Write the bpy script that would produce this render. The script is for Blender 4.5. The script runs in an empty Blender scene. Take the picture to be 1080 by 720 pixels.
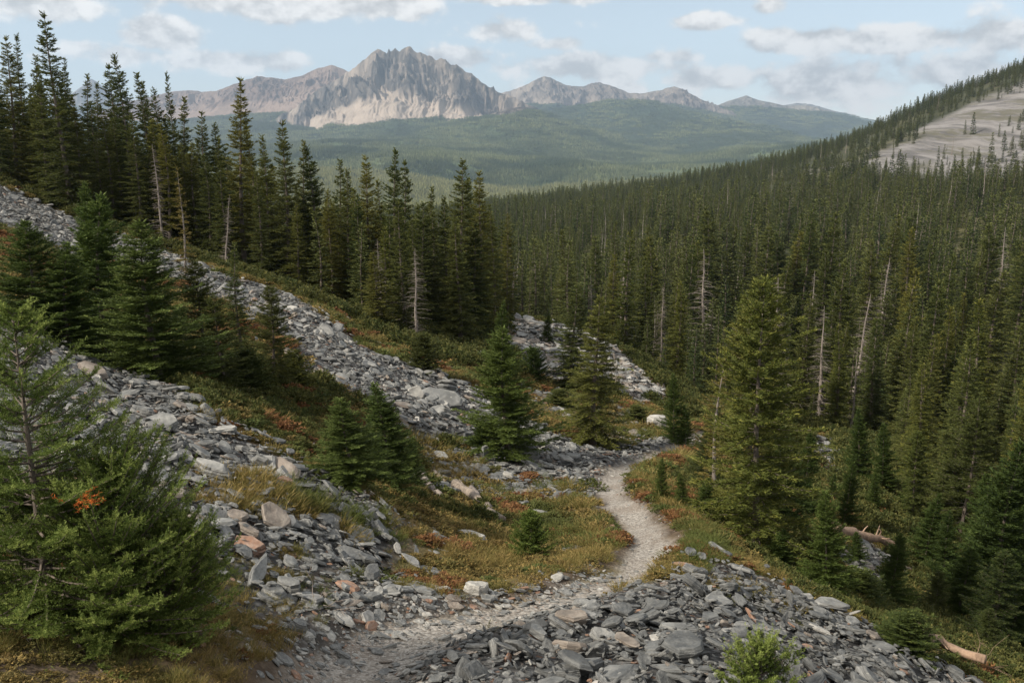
import bpy, bmesh, math, random
import numpy as np
from mathutils import Vector, Matrix, Euler
from mathutils.bvhtree import BVHTree

# ------------------------------------------------------------------ camera, world, sun, exposure
SC = bpy.context.scene
C = SC.collection
F_PX, PITCH = 935.0, math.atan(210 / 935.0)
CT, ST = math.cos(PITCH), math.sin(PITCH)
cam_data = bpy.data.cameras.new("camera")
cam_data.sensor_width = 36.0
cam_data.lens = 36.0 * F_PX / 1080.0
cam_data.clip_start, cam_data.clip_end = 0.1, 60000
cam = bpy.data.objects.new("camera", cam_data)
C.objects.link(cam)
cam.location = (0, 0, 0)
cam.rotation_euler = (math.pi / 2 - PITCH, 0, 0)
SC.camera = cam

SUN_DIR = Vector((-0.68, -0.34, 0.64)).normalized()          # towards the sun
SUN_EL = math.asin(SUN_DIR.z)
SUN_AZ = math.atan2(SUN_DIR.x, SUN_DIR.y)
sun_data = bpy.data.lights.new("sun", "SUN")
sun_data.energy = 3.6
sun_data.angle = math.radians(5)
sun_data.color = (1.0, 0.91, 0.77)
sun = bpy.data.objects.new("sun", sun_data)
C.objects.link(sun)
sun.rotation_euler = (-SUN_DIR).to_track_quat('-Z', 'Y').to_euler()

SC.view_settings.view_transform = 'Standard'
SC.view_settings.look = 'None'
SC.view_settings.gamma = 1.0
SC.view_settings.use_curve_mapping = False
SC.view_settings.exposure = 0.9
SC.cycles.use_denoising = True
SC.cycles.volume_bounces = 0
SC.cycles.max_bounces = 5
SC.cycles.diffuse_bounces = 3
SC.cycles.transparent_max_bounces = 8


class NT:
    """Small helper around a node tree."""
    def __init__(s, tree):
        s.t = tree; s.n = tree.nodes; s.l = tree.links
    def add(s, typ, ins=None, **props):
        nd = s.n.new(typ)
        for k, v in props.items():
            setattr(nd, k, v)
        for k, v in (ins or {}).items():
            s.set(nd.inputs[k], v)
        return nd
    def set(s, sock, v):
        if isinstance(v, bpy.types.NodeSocket):
            s.l.new(v, sock)
        elif v is not None:
            if isinstance(v, (tuple, list)) and len(v) == 3 and sock.type == 'RGBA':
                v = (*v, 1.0)
            sock.default_value = v
    def math(s, op, a, b=None, c=None, clamp=False):
        nd = s.n.new('ShaderNodeMath'); nd.operation = op; nd.use_clamp = clamp
        for i, v in enumerate((a, b, c)):
            if v is not None: s.set(nd.inputs[i], v)
        return nd.outputs[0]
    def mix(s, f, a, b, mode='MIX'):
        nd = s.n.new('ShaderNodeMix'); nd.data_type = 'RGBA'; nd.blend_type = mode
        s.set(nd.inputs[0], f); s.set(nd.inputs[6], a); s.set(nd.inputs[7], b)
        return nd.outputs[2]
    def ramp(s, x, lo, hi, a=0.0, b=1.0, smooth=True):
        nd = s.n.new('ShaderNodeMapRange'); nd.clamp = True
        nd.interpolation_type = 'SMOOTHSTEP' if smooth else 'LINEAR'
        for i, v in enumerate((x, lo, hi, a, b)): s.set(nd.inputs[i], v)
        return nd.outputs[0]
    def noise(s, vec, scale, detail=4, rough=0.55, col=False):
        nd = s.n.new('ShaderNodeTexNoise')
        if vec is not None: s.l.new(vec, nd.inputs['Vector'])
        nd.inputs['Scale'].default_value = scale; nd.inputs['Detail'].default_value = detail
        nd.inputs['Roughness'].default_value = rough
        return nd.outputs['Color' if col else 'Fac']
    def vor(s, vec, scale, out='Color', feature='F1', rand=1.0):
        nd = s.n.new('ShaderNodeTexVoronoi'); nd.feature = feature
        if vec is not None: s.l.new(vec, nd.inputs['Vector'])
        nd.inputs['Scale'].default_value = scale; nd.inputs['Randomness'].default_value = rand
        return nd.outputs[out]
    def vmul(s, vec, xyz):
        nd = s.n.new('ShaderNodeVectorMath'); nd.operation = 'MULTIPLY'
        s.l.new(vec, nd.inputs[0]); nd.inputs[1].default_value = xyz
        return nd.outputs[0]


def px_az_el(px, py):
    """photo pixel -> (x/y, z/y) of the ray through it."""
    xc, yc = (px - 540) / F_PX, (360 - py) / F_PX
    dy, dz = CT + yc * ST, -ST + yc * CT
    return xc / dy, dz / dy


W = bpy.data.worlds.new("World")
SC.world = W
W.use_nodes = True
def build_world():
    t = NT(W.node_tree); t.n.clear()
    tc = t.add('ShaderNodeTexCoord').outputs['Generated']
    sky = t.add('ShaderNodeTexSky', sky_type='NISHITA')
    sky.sun_disc = False
    sky.sun_elevation = SUN_EL; sky.sun_rotation = SUN_AZ
    sky.air_density = 1.0; sky.dust_density = 1.2; sky.ozone_density = 1.0; sky.altitude = 2000
    sep = t.add('ShaderNodeSeparateXYZ', {0: tc})
    x, y, z = sep.outputs
    r = t.math('SQRT', t.math('ADD', t.math('MULTIPLY', x, x), t.math('MULTIPLY', y, y)))
    az = t.math('ARCTAN2', x, y)
    el = t.math('DIVIDE', z, t.math('MAXIMUM', r, 0.02))
    # banks of cumulus: (photo px, py, half width, half height, strength)
    blobs = [(40, 20, 75, 18, .9), (172, 44, 40, 20, 1.0), (140, 66, 60, 10, .8), (245, 68, 90, 12, .85), (90, 62, 40, 14, .6), (290, 8, 120, 17, 1.0),
             (395, 8, 60, 14, .9), (427, 17, 18, 7, .75), (530, 32, 40, 14, .75), (585, 47, 26, 9, .7), (625, 72, 110, 16, .8), (480, 62, 60, 12, .75), (560, 2, 70, 5, .7),
             (745, 26, 36, 9, .95), (815, 12, 22, 9, .7), (700, 62, 50, 10, .6), (850, 48, 70, 14, .95), (960, 50, 100, 14, .95), (1060, 52, 60, 16, .9),
             (760, 85, 90, 16, .7), (880, 92, 110, 26, .8), (640, 98, 120, 14, .6), (1000, 85, 90, 24, .75), (-120, 30, 90, 22, .8), (1240, 40, 110, 18, .8)]
    cx = t.add('ShaderNodeCombineXYZ', {0: t.math('MULTIPLY', az, 12.0), 1: t.math('MULTIPLY', el, 17.0)}).outputs[0]
    warp = t.noise(cx, 1.2, 6, .6)
    n1 = t.noise(cx, 1.5, 10, .6)
    n2 = t.add('ShaderNodeVectorMath', {0: cx, 1: (0.06, 0.22, 0.0)}, operation='ADD').outputs[0]
    n2 = t.noise(n2, 1.5, 6, .6)
    tot = None
    for (px, py, sx, sy, s) in blobs:
        a, e = px_az_el(px, py); a = math.atan(a)
        a2 = math.atan(px_az_el(px + sx, py)[0]); e2 = px_az_el(px, py - sy)[1]
        da = t.math('DIVIDE', t.math('SUBTRACT', az, a), max(abs(a2 - a), 1e-3) * 1.15)
        de = t.math('DIVIDE', t.math('SUBTRACT', el, e), abs(e2 - e) * 1.1)
        d2 = t.math('ADD', t.math('MULTIPLY', da, da), t.math('MULTIPLY', de, de))
        g = t.math('MULTIPLY', t.math('EXPONENT', t.math('MULTIPLY', d2, -1.0)), s)
        tot = g if tot is None else t.math('MAXIMUM', tot, g)
    # open sky away from the view: broken cloud everywhere
    far = t.ramp(el, 0.16, 0.40)
    tot = t.math('ADD', tot, t.math('MULTIPLY', far, .72))
    dens = t.math('ADD', tot, t.math('MULTIPLY', t.math('SUBTRACT', n1, .5), 2.1))
    mask = t.ramp(dens, .23, .60)
    mask = t.math('MULTIPLY', mask, t.ramp(el, -0.03, 0.0))
    # tops white, undersides grey
    up = t.math('SUBTRACT', n1, n2)
    shade = t.ramp(t.math('ADD', t.math('MULTIPLY', up, 2.2), t.math('MULTIPLY', t.math('SUBTRACT', warp, .5), 1.2)), -.36, .30)
    cloud = t.mix(shade, (.475, .47, .46), (.92, .89, .85))
    bg1 = t.add('ShaderNodeBackground', {'Color': t.add('ShaderNodeHueSaturation', {'Hue': .483, 'Saturation': .54, 'Color': sky.outputs[0]}).outputs[0], 'Strength': SKY_STRENGTH})
    bg2 = t.add('ShaderNodeBackground', {'Color': cloud, 'Strength': CLOUD_STRENGTH})
    mx = t.add('ShaderNodeMixShader', {0: mask})
    t.l.new(bg1.outputs[0], mx.inputs[1]); t.l.new(bg2.outputs[0], mx.inputs[2])
    out = t.add('ShaderNodeOutputWorld')
    t.l.new(mx.outputs[0], out.inputs['Surface'])
SKY_STRENGTH, CLOUD_STRENGTH = 0.080, 0.67
build_world()

# ------------------------------------------------------------------ noise and mesh helpers
rng = np.random.default_rng(11)
random.seed(11)

def _hash(ix, iy, seed):
    h = (ix.astype(np.int64) * 374761393 + iy.astype(np.int64) * 668265263 + seed * 1442695041) & 0xFFFFFFFF
    h = ((h ^ (h >> 13)) * 1274126177) & 0xFFFFFFFF
    return ((h ^ (h >> 16)) & 0xFFFF) / 65535.0

def vnoise(x, y, seed=0):
    ix, iy = np.floor(x), np.floor(y)
    fx, fy = x - ix, y - iy
    fx, fy = fx * fx * fx * (fx * (fx * 6 - 15) + 10), fy * fy * fy * (fy * (fy * 6 - 15) + 10)
    a, b = _hash(ix, iy, seed), _hash(ix + 1, iy, seed)
    c, d = _hash(ix, iy + 1, seed), _hash(ix + 1, iy + 1, seed)
    return (a + (b - a) * fx) * (1 - fy) + (c + (d - c) * fx) * fy

def fbm(x, y, octaves=4, seed=0, gain=.5):
    x, y = np.asarray(x, float), np.asarray(y, float)
    s, a, tot = 0, 1.0, 0
    for o in range(octaves):
        s = s + a * (vnoise(x, y, seed + o) - .5); tot += a
        x, y, a = x * 2.03 + 17.1, y * 2.03 + 5.7, a * gain
    return s / tot * 2

def ridged(x, y, octaves=4, seed=0, gain=.5):
    x, y = np.asarray(x, float), np.asarray(y, float)
    s, a, tot = 0, 1.0, 0
    for o in range(octaves):
        s = s + a * (1 - np.abs(2 * vnoise(x, y, seed + o) - 1)); tot += a
        x, y, a = x * 2.07 + 9.1, y * 2.07 + 3.3, a * gain
    return s / tot

def smooth(x, a, b):
    t = np.clip((x - a) / (b - a), 0, 1)
    return t * t * (3 - 2 * t)

def mesh_np(name, V, faces_list, mats=(), smooth_shade=False, mat_idx=None, attrs=None):
    """faces_list: list of (n,k) int arrays."""
    me = bpy.data.meshes.new(name)
    V = np.ascontiguousarray(V, np.float32)
    me.vertices.add(len(V)); me.vertices.foreach_set('co', V.ravel())
    loops = np.concatenate([f.ravel() for f in faces_list]).astype(np.int32)
    tot = np.concatenate([np.full(len(f), f.shape[1]) for f in faces_list]).astype(np.int32)
    start = np.concatenate([[0], np.cumsum(tot)[:-1]]).astype(np.int32)
    me.loops.add(len(loops)); me.loops.foreach_set('vertex_index', loops)
    me.polygons.add(len(tot)); me.polygons.foreach_set('loop_start', start)
    if mat_idx is not None:
        me.polygons.foreach_set('material_index', np.asarray(mat_idx, np.int32))
    me.polygons.foreach_set('use_smooth', np.full(len(tot), smooth_shade))
    for m in mats: me.materials.append(m)
    for k, a in (attrs or {}).items():
        a = np.asarray(a, np.float32)
        if a.ndim == 1:
            at = me.attributes.new(k, 'FLOAT', 'POINT'); at.data.foreach_set('value', a)
        else:
            at = me.attributes.new(k, 'FLOAT_COLOR', 'POINT'); at.data.foreach_set('color', a.ravel())
    me.update(calc_edges=True); me.validate()
    return me

def tag(o, label=None, category=None, group=None, kind=None):
    for k, v in (('label', label), ('category', category), ('group', group), ('kind', kind)):
        if v: o[k] = v
    return o

def link(name, me, parent=None):
    o = bpy.data.objects.new(name, me); C.objects.link(o)
    if parent is not None: o.parent = parent
    return o

def grid_faces(nr, nc):
    i = np.arange(nr - 1)[:, None] * nc + np.arange(nc - 1)[None]
    i = i.ravel()
    return np.stack([i, i + 1, i + nc + 1, i + nc], 1)

# ------------------------------------------------------------------ terrain
def px_pt(px, py, Y):
    a, e = px_az_el(px, py)
    return (a * Y, Y, e * Y)

Y0 = 6.0
CTRL = [  # photo px, py, distance: where the ground lies
 # trail
 (370,720,5.8),(400,690,6.4),(450,660,7.2),(530,635,8.3),(600,612,9.5),(680,580,11.5),(697,555,13),(665,525,16.5),(645,505,20),(690,482,25),(735,464,31),
 # rubble below the trail
 (600,700,6.2),(500,700,6.0),(800,700,6.6),(900,712,7.4),(1000,720,8.6),(720,640,8.2),(760,600,10.2),(860,640,9.6),(960,690,8.8),
 # beyond its crest the ground drops
 (800,590,14),(870,610,16),(780,560,16),(740,530,17),(900,585,21),(960,640,18),(1010,640,20),(1040,690,14),(1080,680,18),(860,560,22),(1080,640,24),
 # left
 (0,720,4.4),(120,700,5.0),(250,700,5.5),(310,665,6.6),(-200,640,5),(-150,420,10),(320,590,8.2),(230,520,9.6),(130,440,12),(50,372,15),(-60,330,17),
 (200,430,13.2),(290,480,12.2),(390,540,11),(400,600,9.3),(430,620,8.5),(480,560,12.6),(550,600,11),(600,568,13.6),(650,560,14),
 # grass gully behind the rock rib
 (120,400,17),(200,405,17.5),(250,425,18),(300,430,19.5),(400,480,18.5),(450,505,18),(520,540,15.5),(560,520,18),(610,520,18.5),(440,450,23),
 # slate band
 (0,212,50),(60,240,46),(120,268,43),(240,310,37),(330,352,31),(420,405,28),(460,425,27),(540,460,25),(600,480,23.5),(640,478,26),
 (0,197,55),(70,229,54),(130,250,51),(240,288,46),(300,310,42),(340,326,40),(395,365,37),(450,385,35),(500,410,33),(560,440,31),(620,465,28),(680,462,31),
 # mound
 (540,340,58),(600,346,60),(645,372,56),(690,402,50),(700,435,42),(640,420,42),(600,400,46),(560,385,46),(540,410,38),
 # behind
 (0,200,70),(100,232,70),(200,275,68),(300,318,66),(400,350,66),(480,352,70),(0,205,110),(200,262,110),(400,320,110),(560,345,80),(640,372,75),
 (740,425,52),(760,455,40),(850,470,40),(880,495,34),(900,470,44),(950,530,30),(1050,560,29),(1080,600,25),(1000,500,42),(1080,500,45),
 # valley and the far side
 (720,395,75),(850,405,80),(950,425,75),(1080,430,75),(650,340,120),(800,350,115),(950,360,110),(1080,365,105),
 (560,300,170),(700,295,180),(850,290,180),(1000,290,180),(1080,290,180),(-100,230,180),(300,300,180),
 (540,262,300),(700,250,300),(850,240,300),(1000,225,290),(1080,215,280),(300,275,300),(0,240,300),
 (620,222,550),(750,212,550),(880,188,520),(1000,172,500),(1080,166,480),(450,245,550),
 (480,226,950),(600,211,950),(700,199,950),(780,184,950),(860,163,950),(910,145,950),(960,121,950),(1010,99,950),(1080,72,950),(1200,20,950),(300,240,950),(0,225,950),
 (-200,200,950),(500,236,1250),(650,220,1250),(860,180,1300),(1000,130,1300),(1200,60,1300),(0,220,1400),(250,226,1400),
 (0,206,2200),(250,208,2200),(450,212,2200),(650,214,2300),(860,196,2300),(1100,150,2300),
 (0,185,3200),(250,180,3200),(430,182,3200),(550,186,3300),(680,186,3300),(850,172,3300),(1100,150,3300),
 (0,162,4600),(250,158,4600),(430,155,4600),(560,162,4600),(680,168,4600),(850,160,4600),(1100,152,4600),
 (0,156,6000),(300,153,6000),(430,147,6000),(560,151,6000),(640,155,6000),(700,157,6000),(850,152,6000),(1100,152,6000),
 (0,146,9000),(400,146,9000),(700,148,9000),(1100,150,9000),(0,150,14000),(500,150,14000),(1100,150,14000),
]
_extra = [(-3, 1, -2.2), (0, 1, -2.5), (3, 1, -3.2), (-4, -3, -1.9), (0, -3, -2.2), (4, -3, -2.9), (6, 5, -4.6), (-8, 4, -2.0)]
_P = np.array([px_pt(*c) for c in CTRL] + _extra, float)
def _uv(x, y):
    yy = np.maximum(y + Y0, .8)
    return x / yy * 2.2, np.log(yy)
_U, _Vv = _uv(_P[:, 0], _P[:, 1])
_G = _P[:, 2] / (_P[:, 1] + Y0)
def _phi(d2):
    return .5 * d2 * np.log(d2 + 1e-12)
_n = len(_U)
_A = np.zeros((_n + 3, _n + 3))
_A[:_n, :_n] = _phi((_U[:, None] - _U[None]) ** 2 + (_Vv[:, None] - _Vv[None]) ** 2) + np.eye(_n) * 2e-4
_A[:_n, _n:] = np.stack([np.ones(_n), _U, _Vv], 1); _A[_n:, :_n] = _A[:_n, _n:].T
_wts = np.linalg.solve(_A, np.concatenate([_G, np.zeros(3)]))

def ground_base(x, y):
    x, y = np.asarray(x, float), np.asarray(y, float)
    shp = x.shape; x, y = x.ravel(), y.ravel()
    out = np.empty(len(x))
    for s in range(0, len(x), 20000):
        u, v = _uv(x[s:s + 20000], y[s:s + 20000])
        k = _phi((u[:, None] - _U[None]) ** 2 + (v[:, None] - _Vv[None]) ** 2)
        out[s:s + 20000] = k @ _wts[:_n] + _wts[_n] + _wts[_n + 1] * u + _wts[_n + 2] * v
    return (out * np.maximum(y + Y0, .8)).reshape(shp)

def ray_base(px, py):
    """where the ray through a photo pixel meets the plain ground form"""
    a, e = px_az_el(px, py); Y = np.exp(np.linspace(math.log(2), math.log(80), 1500))
    d = e * Y - ground_base(a * Y, Y); i = int(np.argmax(d < 0)); y = Y[i]
    return (a * y, y, e * y)
TRAIL = [(335,770,.5),(365,720,.42),(390,690,.44),(440,663,.40),(535,640,.36),(590,627,.33),(633,614,.31),(668,596,.30),(687,578,.31),(687,562,.33),(670,545,.35),(655,530,.34),(645,517,.32),(644,506,.30),(655,494,.34),(690,481,.36),(730,466,.4),(748,455,.4)]
_tr = np.array([ray_base(c[0], c[1]) for c in TRAIL]); _trw = np.array([c[2] * (.82 if c[1] < 650 else .95) for c in TRAIL])
def polyline_d(x, y, pts, w=None):
    """distance to a polyline minus its half width"""
    best = np.full(np.shape(x), 1e9)
    for i in range(len(pts) - 1):
        ax, ay = pts[i][:2]; bx, by = pts[i + 1][:2]
        dx, dy = bx - ax, by - ay
        t = np.clip(((x - ax) * dx + (y - ay) * dy) / (dx * dx + dy * dy), 0, 1)
        d = np.hypot(x - ax - t * dx, y - ay - t * dy)
        if w is not None: d = d - (w[i] + (w[i + 1] - w[i]) * t)
        best = np.minimum(best, d)
    return best

def ground_z(x, y):
    x, y = np.asarray(x, float), np.asarray(y, float)
    z = ground_base(x, y)
    near = 1 - smooth(y, 60, 130)
    td = polyline_d(x, y, _tr, _trw)
    off = smooth(td, -.05, .5)
    z = z + near * (fbm(x / 2.6, y / 2.6, 4, 3) * .16 + fbm(x / .7, y / .7, 3, 8) * .05) * (.15 + .85 * off)
    z = z - (1 - smooth(td, -.25, .35)) * .10 + near * smooth(td, .0, .25) * (1 - smooth(td, .25, 1.2)) * .05
    mid = smooth(y, 60, 200)
    z = z + mid * (1 - smooth(y, 1000, 2500)) * fbm(x / 60, y / 60, 4, 21) * 3.0
    z = z + smooth(y, 1200, 3000) * fbm(x / 760, y / 760, 5, 31) * 72
    return z

def make_ground():
    nr, nc = 760, 520
    v = np.linspace(math.log(1.2), math.log(16000 + Y0), nr)
    # denser near the camera and through the middle distance
    q = np.linspace(0, 1, nr)
    yy = np.exp(np.interp(q, [0, .08, .72, .86, 1], [math.log(1.2), math.log(8.5), math.log(75), math.log(300), math.log(13400)]))
    u = np.linspace(-1.15, 1.15, nc)
    Yg = (yy - Y0)[:, None] + np.zeros(nc)[None]
    Xg = yy[:, None] * u[None]
    Z = ground_z(Xg, Yg)
    return np.stack([Xg.ravel(), Yg.ravel(), Z.ravel()], 1), grid_faces(nr, nc)
GV, GF = make_ground()
BVH = BVHTree.FromPolygons(GV.tolist(), GF.tolist())
def hit_px(px, py):
    a, e = px_az_el(px, py)
    r = BVH.ray_cast(Vector((0, 0, 0)), Vector((a, 1, e)).normalized())
    return r[0]
def zat(x, y):
    r = BVH.ray_cast(Vector((x, y, 5000)), Vector((0, 0, -1)))
    return r[0].z if r[0] else float(ground_z(np.array([x]), np.array([y]))[0])
def nat(x, y):
    r = BVH.ray_cast(Vector((x, y, 5000)), Vector((0, 0, -1)))
    return r[1] if r[0] else Vector((0, 0, 1))
def zats(x, y):
    return np.array([zat(a, b) for a, b in zip(x, y)])
def seen(x, y, z, tol=.4):
    p = Vector((x, y, z)); d = p.length
    r = BVH.ray_cast(Vector((0, 0, 0)), p / d)
    return r[0] is None or r[3] > d - tol
def to_px(x, y, z):
    f = y * CT - z * ST; up = y * ST + z * CT
    return 540 + F_PX * x / f, 360 - F_PX * up / f

def zone(pxs, far=75):
    """photo outline -> outline on the ground"""
    out = []
    for (px, py) in pxs:
        for k in range(40):
            h = hit_px(px, py + k)
            if h is not None and h.y < far: break
        out.append((h.x, h.y))
    return np.array(out)
def sdist(poly, x, y):
    """signed distance to a polygon, negative inside, divided by distance from the camera"""
    x, y = np.asarray(x, float), np.asarray(y, float)
    best = np.full(x.shape, 1e18); ins = np.zeros(x.shape, bool)
    n = len(poly)
    for i in range(n):
        ax, ay = poly[i]; bx, by = poly[(i + 1) % n]
        dx, dy = bx - ax, by - ay
        t = np.clip(((x - ax) * dx + (y - ay) * dy) / (dx * dx + dy * dy + 1e-12), 0, 1)
        best = np.minimum(best, np.hypot(x - ax - t * dx, y - ay - t * dy))
        cond = (ay > y) != (by > y)
        with np.errstate(divide='ignore', invalid='ignore'):
            xi = ax + (y - ay) / (by - ay) * dx
        ins ^= cond & (x < xi)
    return np.where(ins, -best, best)
Z_RUBBLE = zone([(428,706),(455,685),(520,657),(560,644),(600,636),(650,628),(696,622),(738,608),(765,600),(785,604),(820,618),(870,645),(930,672),(975,697),(1010,719)]) 
Z_RUBBLE = np.concatenate([Z_RUBBLE, [(5.6, 7.2), (4.4, 4.5), (-0.4, 4.2)]])
Z_RIB = zone([(-60,325),(0,338),(60,352),(120,378),(165,405),(205,432),(250,455),(300,480),(360,512),(405,535),(440,560),(400,580),(380,600),(330,602),(318,625),(300,650),(270,640),(240,600),(160,560),(60,520),(0,500),(-60,480)])
Z_BAND = zone([(-60,175),(0,199),(40,214),(75,231),(130,252),(200,275),(240,292),(285,302),(315,318),(345,338),(395,375),(440,385),(500,410),(545,440),(590,460),(640,472),(690,466),(735,468),(700,478),(660,488),(640,502),(638,520),(600,518),(575,506),(540,496),(500,484),(470,470),(430,452),(385,426),(340,395),(310,365),(270,340),(200,300),(120,280),(60,262),(0,240),(-60,235)])
Z_MOUND = zone([(535,337),(570,338),(600,345),(640,362),(665,385),(690,405),(700,425),(670,425),(640,410),(600,402),(565,395),(540,380)])
Z_BROKEN = zone([(300,655),(330,625),(390,610),(440,622),(500,640),(560,632),(600,622),(640,612),(600,630),(520,656),(450,690),(420,720),(330,720)])
Z_LOWER = zone([(880,572),(905,570),(940,592),(930,612),(905,606),(890,590)])
Z_EDGE = zone([(845,455),(880,468),(890,500),(875,500),(850,475)])
Z_SCREE = zone([(885,170),(925,158),(960,146),(985,130),(1015,118),(1040,102),(1080,84),(1130,62),(1130,196),(1040,192),(1000,188),(930,184)], 2000)
Z_MIX = zone([(425,448),(470,470),(520,486),(590,500),(640,515),(640,535),(600,535),(560,522),(500,525),(455,530),(440,505)])
Z_SPARSE = zone([(545,405),(600,412),(650,425),(700,440),(735,455),(730,470),(690,464),(640,470),(590,455),(550,438)])
Z_BANK = zone([(320,606),(380,602),(440,614),(500,622),(555,612),(600,596),(655,572),(668,578),(648,598),(600,616),(545,634),(480,644),(400,632),(330,630)])
ZONES = {'rubble': Z_RUBBLE, 'rib': Z_RIB, 'band': Z_BAND, 'mound': Z_MOUND, 'broken': Z_BROKEN, 'lower': Z_LOWER, 'edge': Z_EDGE, 'mix': Z_MIX, 'sparse': Z_SPARSE}
def talus_mask(x, y, soft=.35):
    """0..1: how stony the ground is"""
    m = np.zeros(np.shape(x)); w = fbm(np.asarray(x) / 1.4, np.asarray(y) / 1.4, 3, 44)
    for k, poly in ZONES.items():
        if len(poly) < 3: continue
        s = .4 if k in ('rubble', 'rib', 'broken') else .9
        mm = 1 - smooth(sdist(poly, x, y) + w * s * 1.3, -s * .5, s * .6)
        m = np.maximum(m, mm * {'broken': .75, 'mix': .42, 'sparse': .35}.get(k, 1.0))
    return m

# ------------------------------------------------------------------ materials
def new_mat(name):
    m = bpy.data.materials.new(name); m.use_nodes = True
    t = NT(m.node_tree); t.n.clear()
    return m, t
def finish(t, surf, disp=None):
    out = t.add('ShaderNodeOutputMaterial'); t.l.new(surf, out.inputs['Surface'])
def bump(t, h, strength, dist, normal=None):
    b = t.add('ShaderNodeBump', {'Height': h, 'Strength': strength, 'Distance': dist})
    if normal is not None: t.l.new(normal, b.inputs['Normal'])
    return b.outputs[0]

def foliage_mat(name, c1, c2, c3=None, transl=.3, patch=None):
    """two leaf colours mixed per plant, a lighter third one on single twigs (tone attribute)."""
    m, t = new_mat(name)
    oi = t.add('ShaderNodeObjectInfo')
    base = t.mix(oi.outputs['Random'], c1, c2)
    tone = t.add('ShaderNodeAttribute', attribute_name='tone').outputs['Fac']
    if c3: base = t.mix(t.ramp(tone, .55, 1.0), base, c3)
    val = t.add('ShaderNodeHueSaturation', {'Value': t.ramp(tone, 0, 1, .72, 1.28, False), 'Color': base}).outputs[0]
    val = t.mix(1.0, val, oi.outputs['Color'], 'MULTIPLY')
    if patch:
        n = t.noise(t.vmul(oi.outputs['Location'], (1, 1, .2)), patch[0], 3)
        val = t.mix(t.ramp(n, patch[1], patch[2]), val, patch[3])
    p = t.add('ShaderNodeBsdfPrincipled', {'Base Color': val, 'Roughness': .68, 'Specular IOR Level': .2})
    tr = t.add('ShaderNodeBsdfTranslucent', {'Color': val})
    mx = t.add('ShaderNodeMixShader', {0: transl})
    t.l.new(p.outputs[0], mx.inputs[1]); t.l.new(tr.outputs[0], mx.inputs[2])
    finish(t, mx.outputs[0]); return m

def bark_mat(name, c1, c2, rough=.85):
    m, t = new_mat(name)
    co = t.add('ShaderNodeTexCoord').outputs['Object']
    n = t.noise(t.vmul(co, (14, 14, 2.5)), 1.5, 5, .65)
    n2 = t.noise(co, 1.3, 3)
    col = t.mix(t.ramp(n, .35, .65), c1, c2)
    col = t.mix(t.ramp(n2, .4, .7, 0, .5), col, tuple(min(1, v * 1.5) for v in c2))
    p = t.add('ShaderNodeBsdfPrincipled', {'Base Color': col, 'Roughness': rough, 'Normal': bump(t, n, .7, .02)})
    finish(t, p.outputs[0]); return m

def slate_mat(name, c1, c2, c3, lichen=.5):
    m, t = new_mat(name)
    oi = t.add('ShaderNodeObjectInfo'); rnd = oi.outputs['Random']
    co = t.add('ShaderNodeTexCoord').outputs['Object']
    off = t.add('ShaderNodeVectorMath', {0: co, 1: t.add('ShaderNodeCombineXYZ', {0: t.math('MULTIPLY', rnd, 37.0), 1: t.math('MULTIPLY', rnd, 91.0)}).outputs[0]}, operation='ADD').outputs[0]
    base = t.mix(rnd, c1, c2)
    n = t.noise(t.vmul(off, (1, 1, 5)), 3.2, 6, .62)
    col = t.mix(t.ramp(n, .38, .68), base, c3)
    st = t.noise(t.vmul(off, (1.2, 1.2, 26)), 1.6, 4, .6)
    col = t.mix(t.ramp(st, .35, .62, .55, 0), col, tuple(v * .35 for v in c1))
    lf = t.noise(off, 7.5, 5, .7)
    col = t.mix(t.ramp(lf, .60, .70, 0, lichen), col, (.36, .36, .32))
    sp = t.noise(off, 34, 3, .7)
    col = t.mix(t.ramp(sp, .62, .72, 0, .6), col, (.05, .05, .05))
    h = t.math('ADD', n, t.math('MULTIPLY', st, .8))
    p = t.add('ShaderNodeBsdfPrincipled', {'Base Color': col, 'Roughness': t.ramp(n, .3, .7, .5, .8), 'Specular IOR Level': .4, 'Normal': bump(t, h, .55, .05)})
    finish(t, p.outputs[0]); return m

M = {}
M['fir'] = foliage_mat('fir_needles', (.048, .068, .018), (.088, .096, .025), (.125, .13, .036))
M['lush'] = foliage_mat('young_fir_needles', (.060, .090, .021), (.074, .102, .022), (.125, .155, .042))
M['fresh'] = foliage_mat('low_fir_needles', (.072, .112, .022), (.085, .12, .022), (.18, .215, .055))
M['ochre'] = foliage_mat('yellowed_needles', (.125, .110, .028), (.17, .125, .034), (.20, .16, .05))
M['farfir'] = foliage_mat('forest_needles', (.036, .056, .018), (.088, .098, .028), (.11, .118, .036), .25)
M['heath'] = foliage_mat('heath_leaves', (.135, .095, .034), (.105, .100, .030), (.23, .165, .058), .25, (.45, .50, .60, (.078, .090, .025)))
M['russet'] = foliage_mat('russet_leaves', (.135, .060, .028), (.15, .075, .03), (.21, .11, .045))
M['bilberry'] = foliage_mat('bilberry_leaves', (.060, .085, .022), (.085, .10, .026), (.12, .13, .04))
M['grass'] = foliage_mat('dry_grass', (.20, .145, .045), (.13, .125, .036), (.30, .22, .09), .35, (.5, .46, .62, (.085, .105, .026)))
M['shrub'] = foliage_mat('shrub_leaves', (.056, .074, .022), (.078, .084, .024), (.12, .115, .036))
M['rusty'] = foliage_mat('dead_rust_needles', (.42, .10, .018), (.36, .09, .02), (.5, .15, .03))
M['bark'] = bark_mat('bark', (.055, .043, .034), (.13, .105, .085))
M['snag'] = bark_mat('weathered_snag_wood', (.105, .086, .075), (.22, .19, .168))
M['log'] = bark_mat('weathered_log_wood', (.10, .082, .068), (.24, .20, .165))
M['redlog'] = bark_mat('reddish_log_wood', (.12, .078, .055), (.27, .185, .13))
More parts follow.
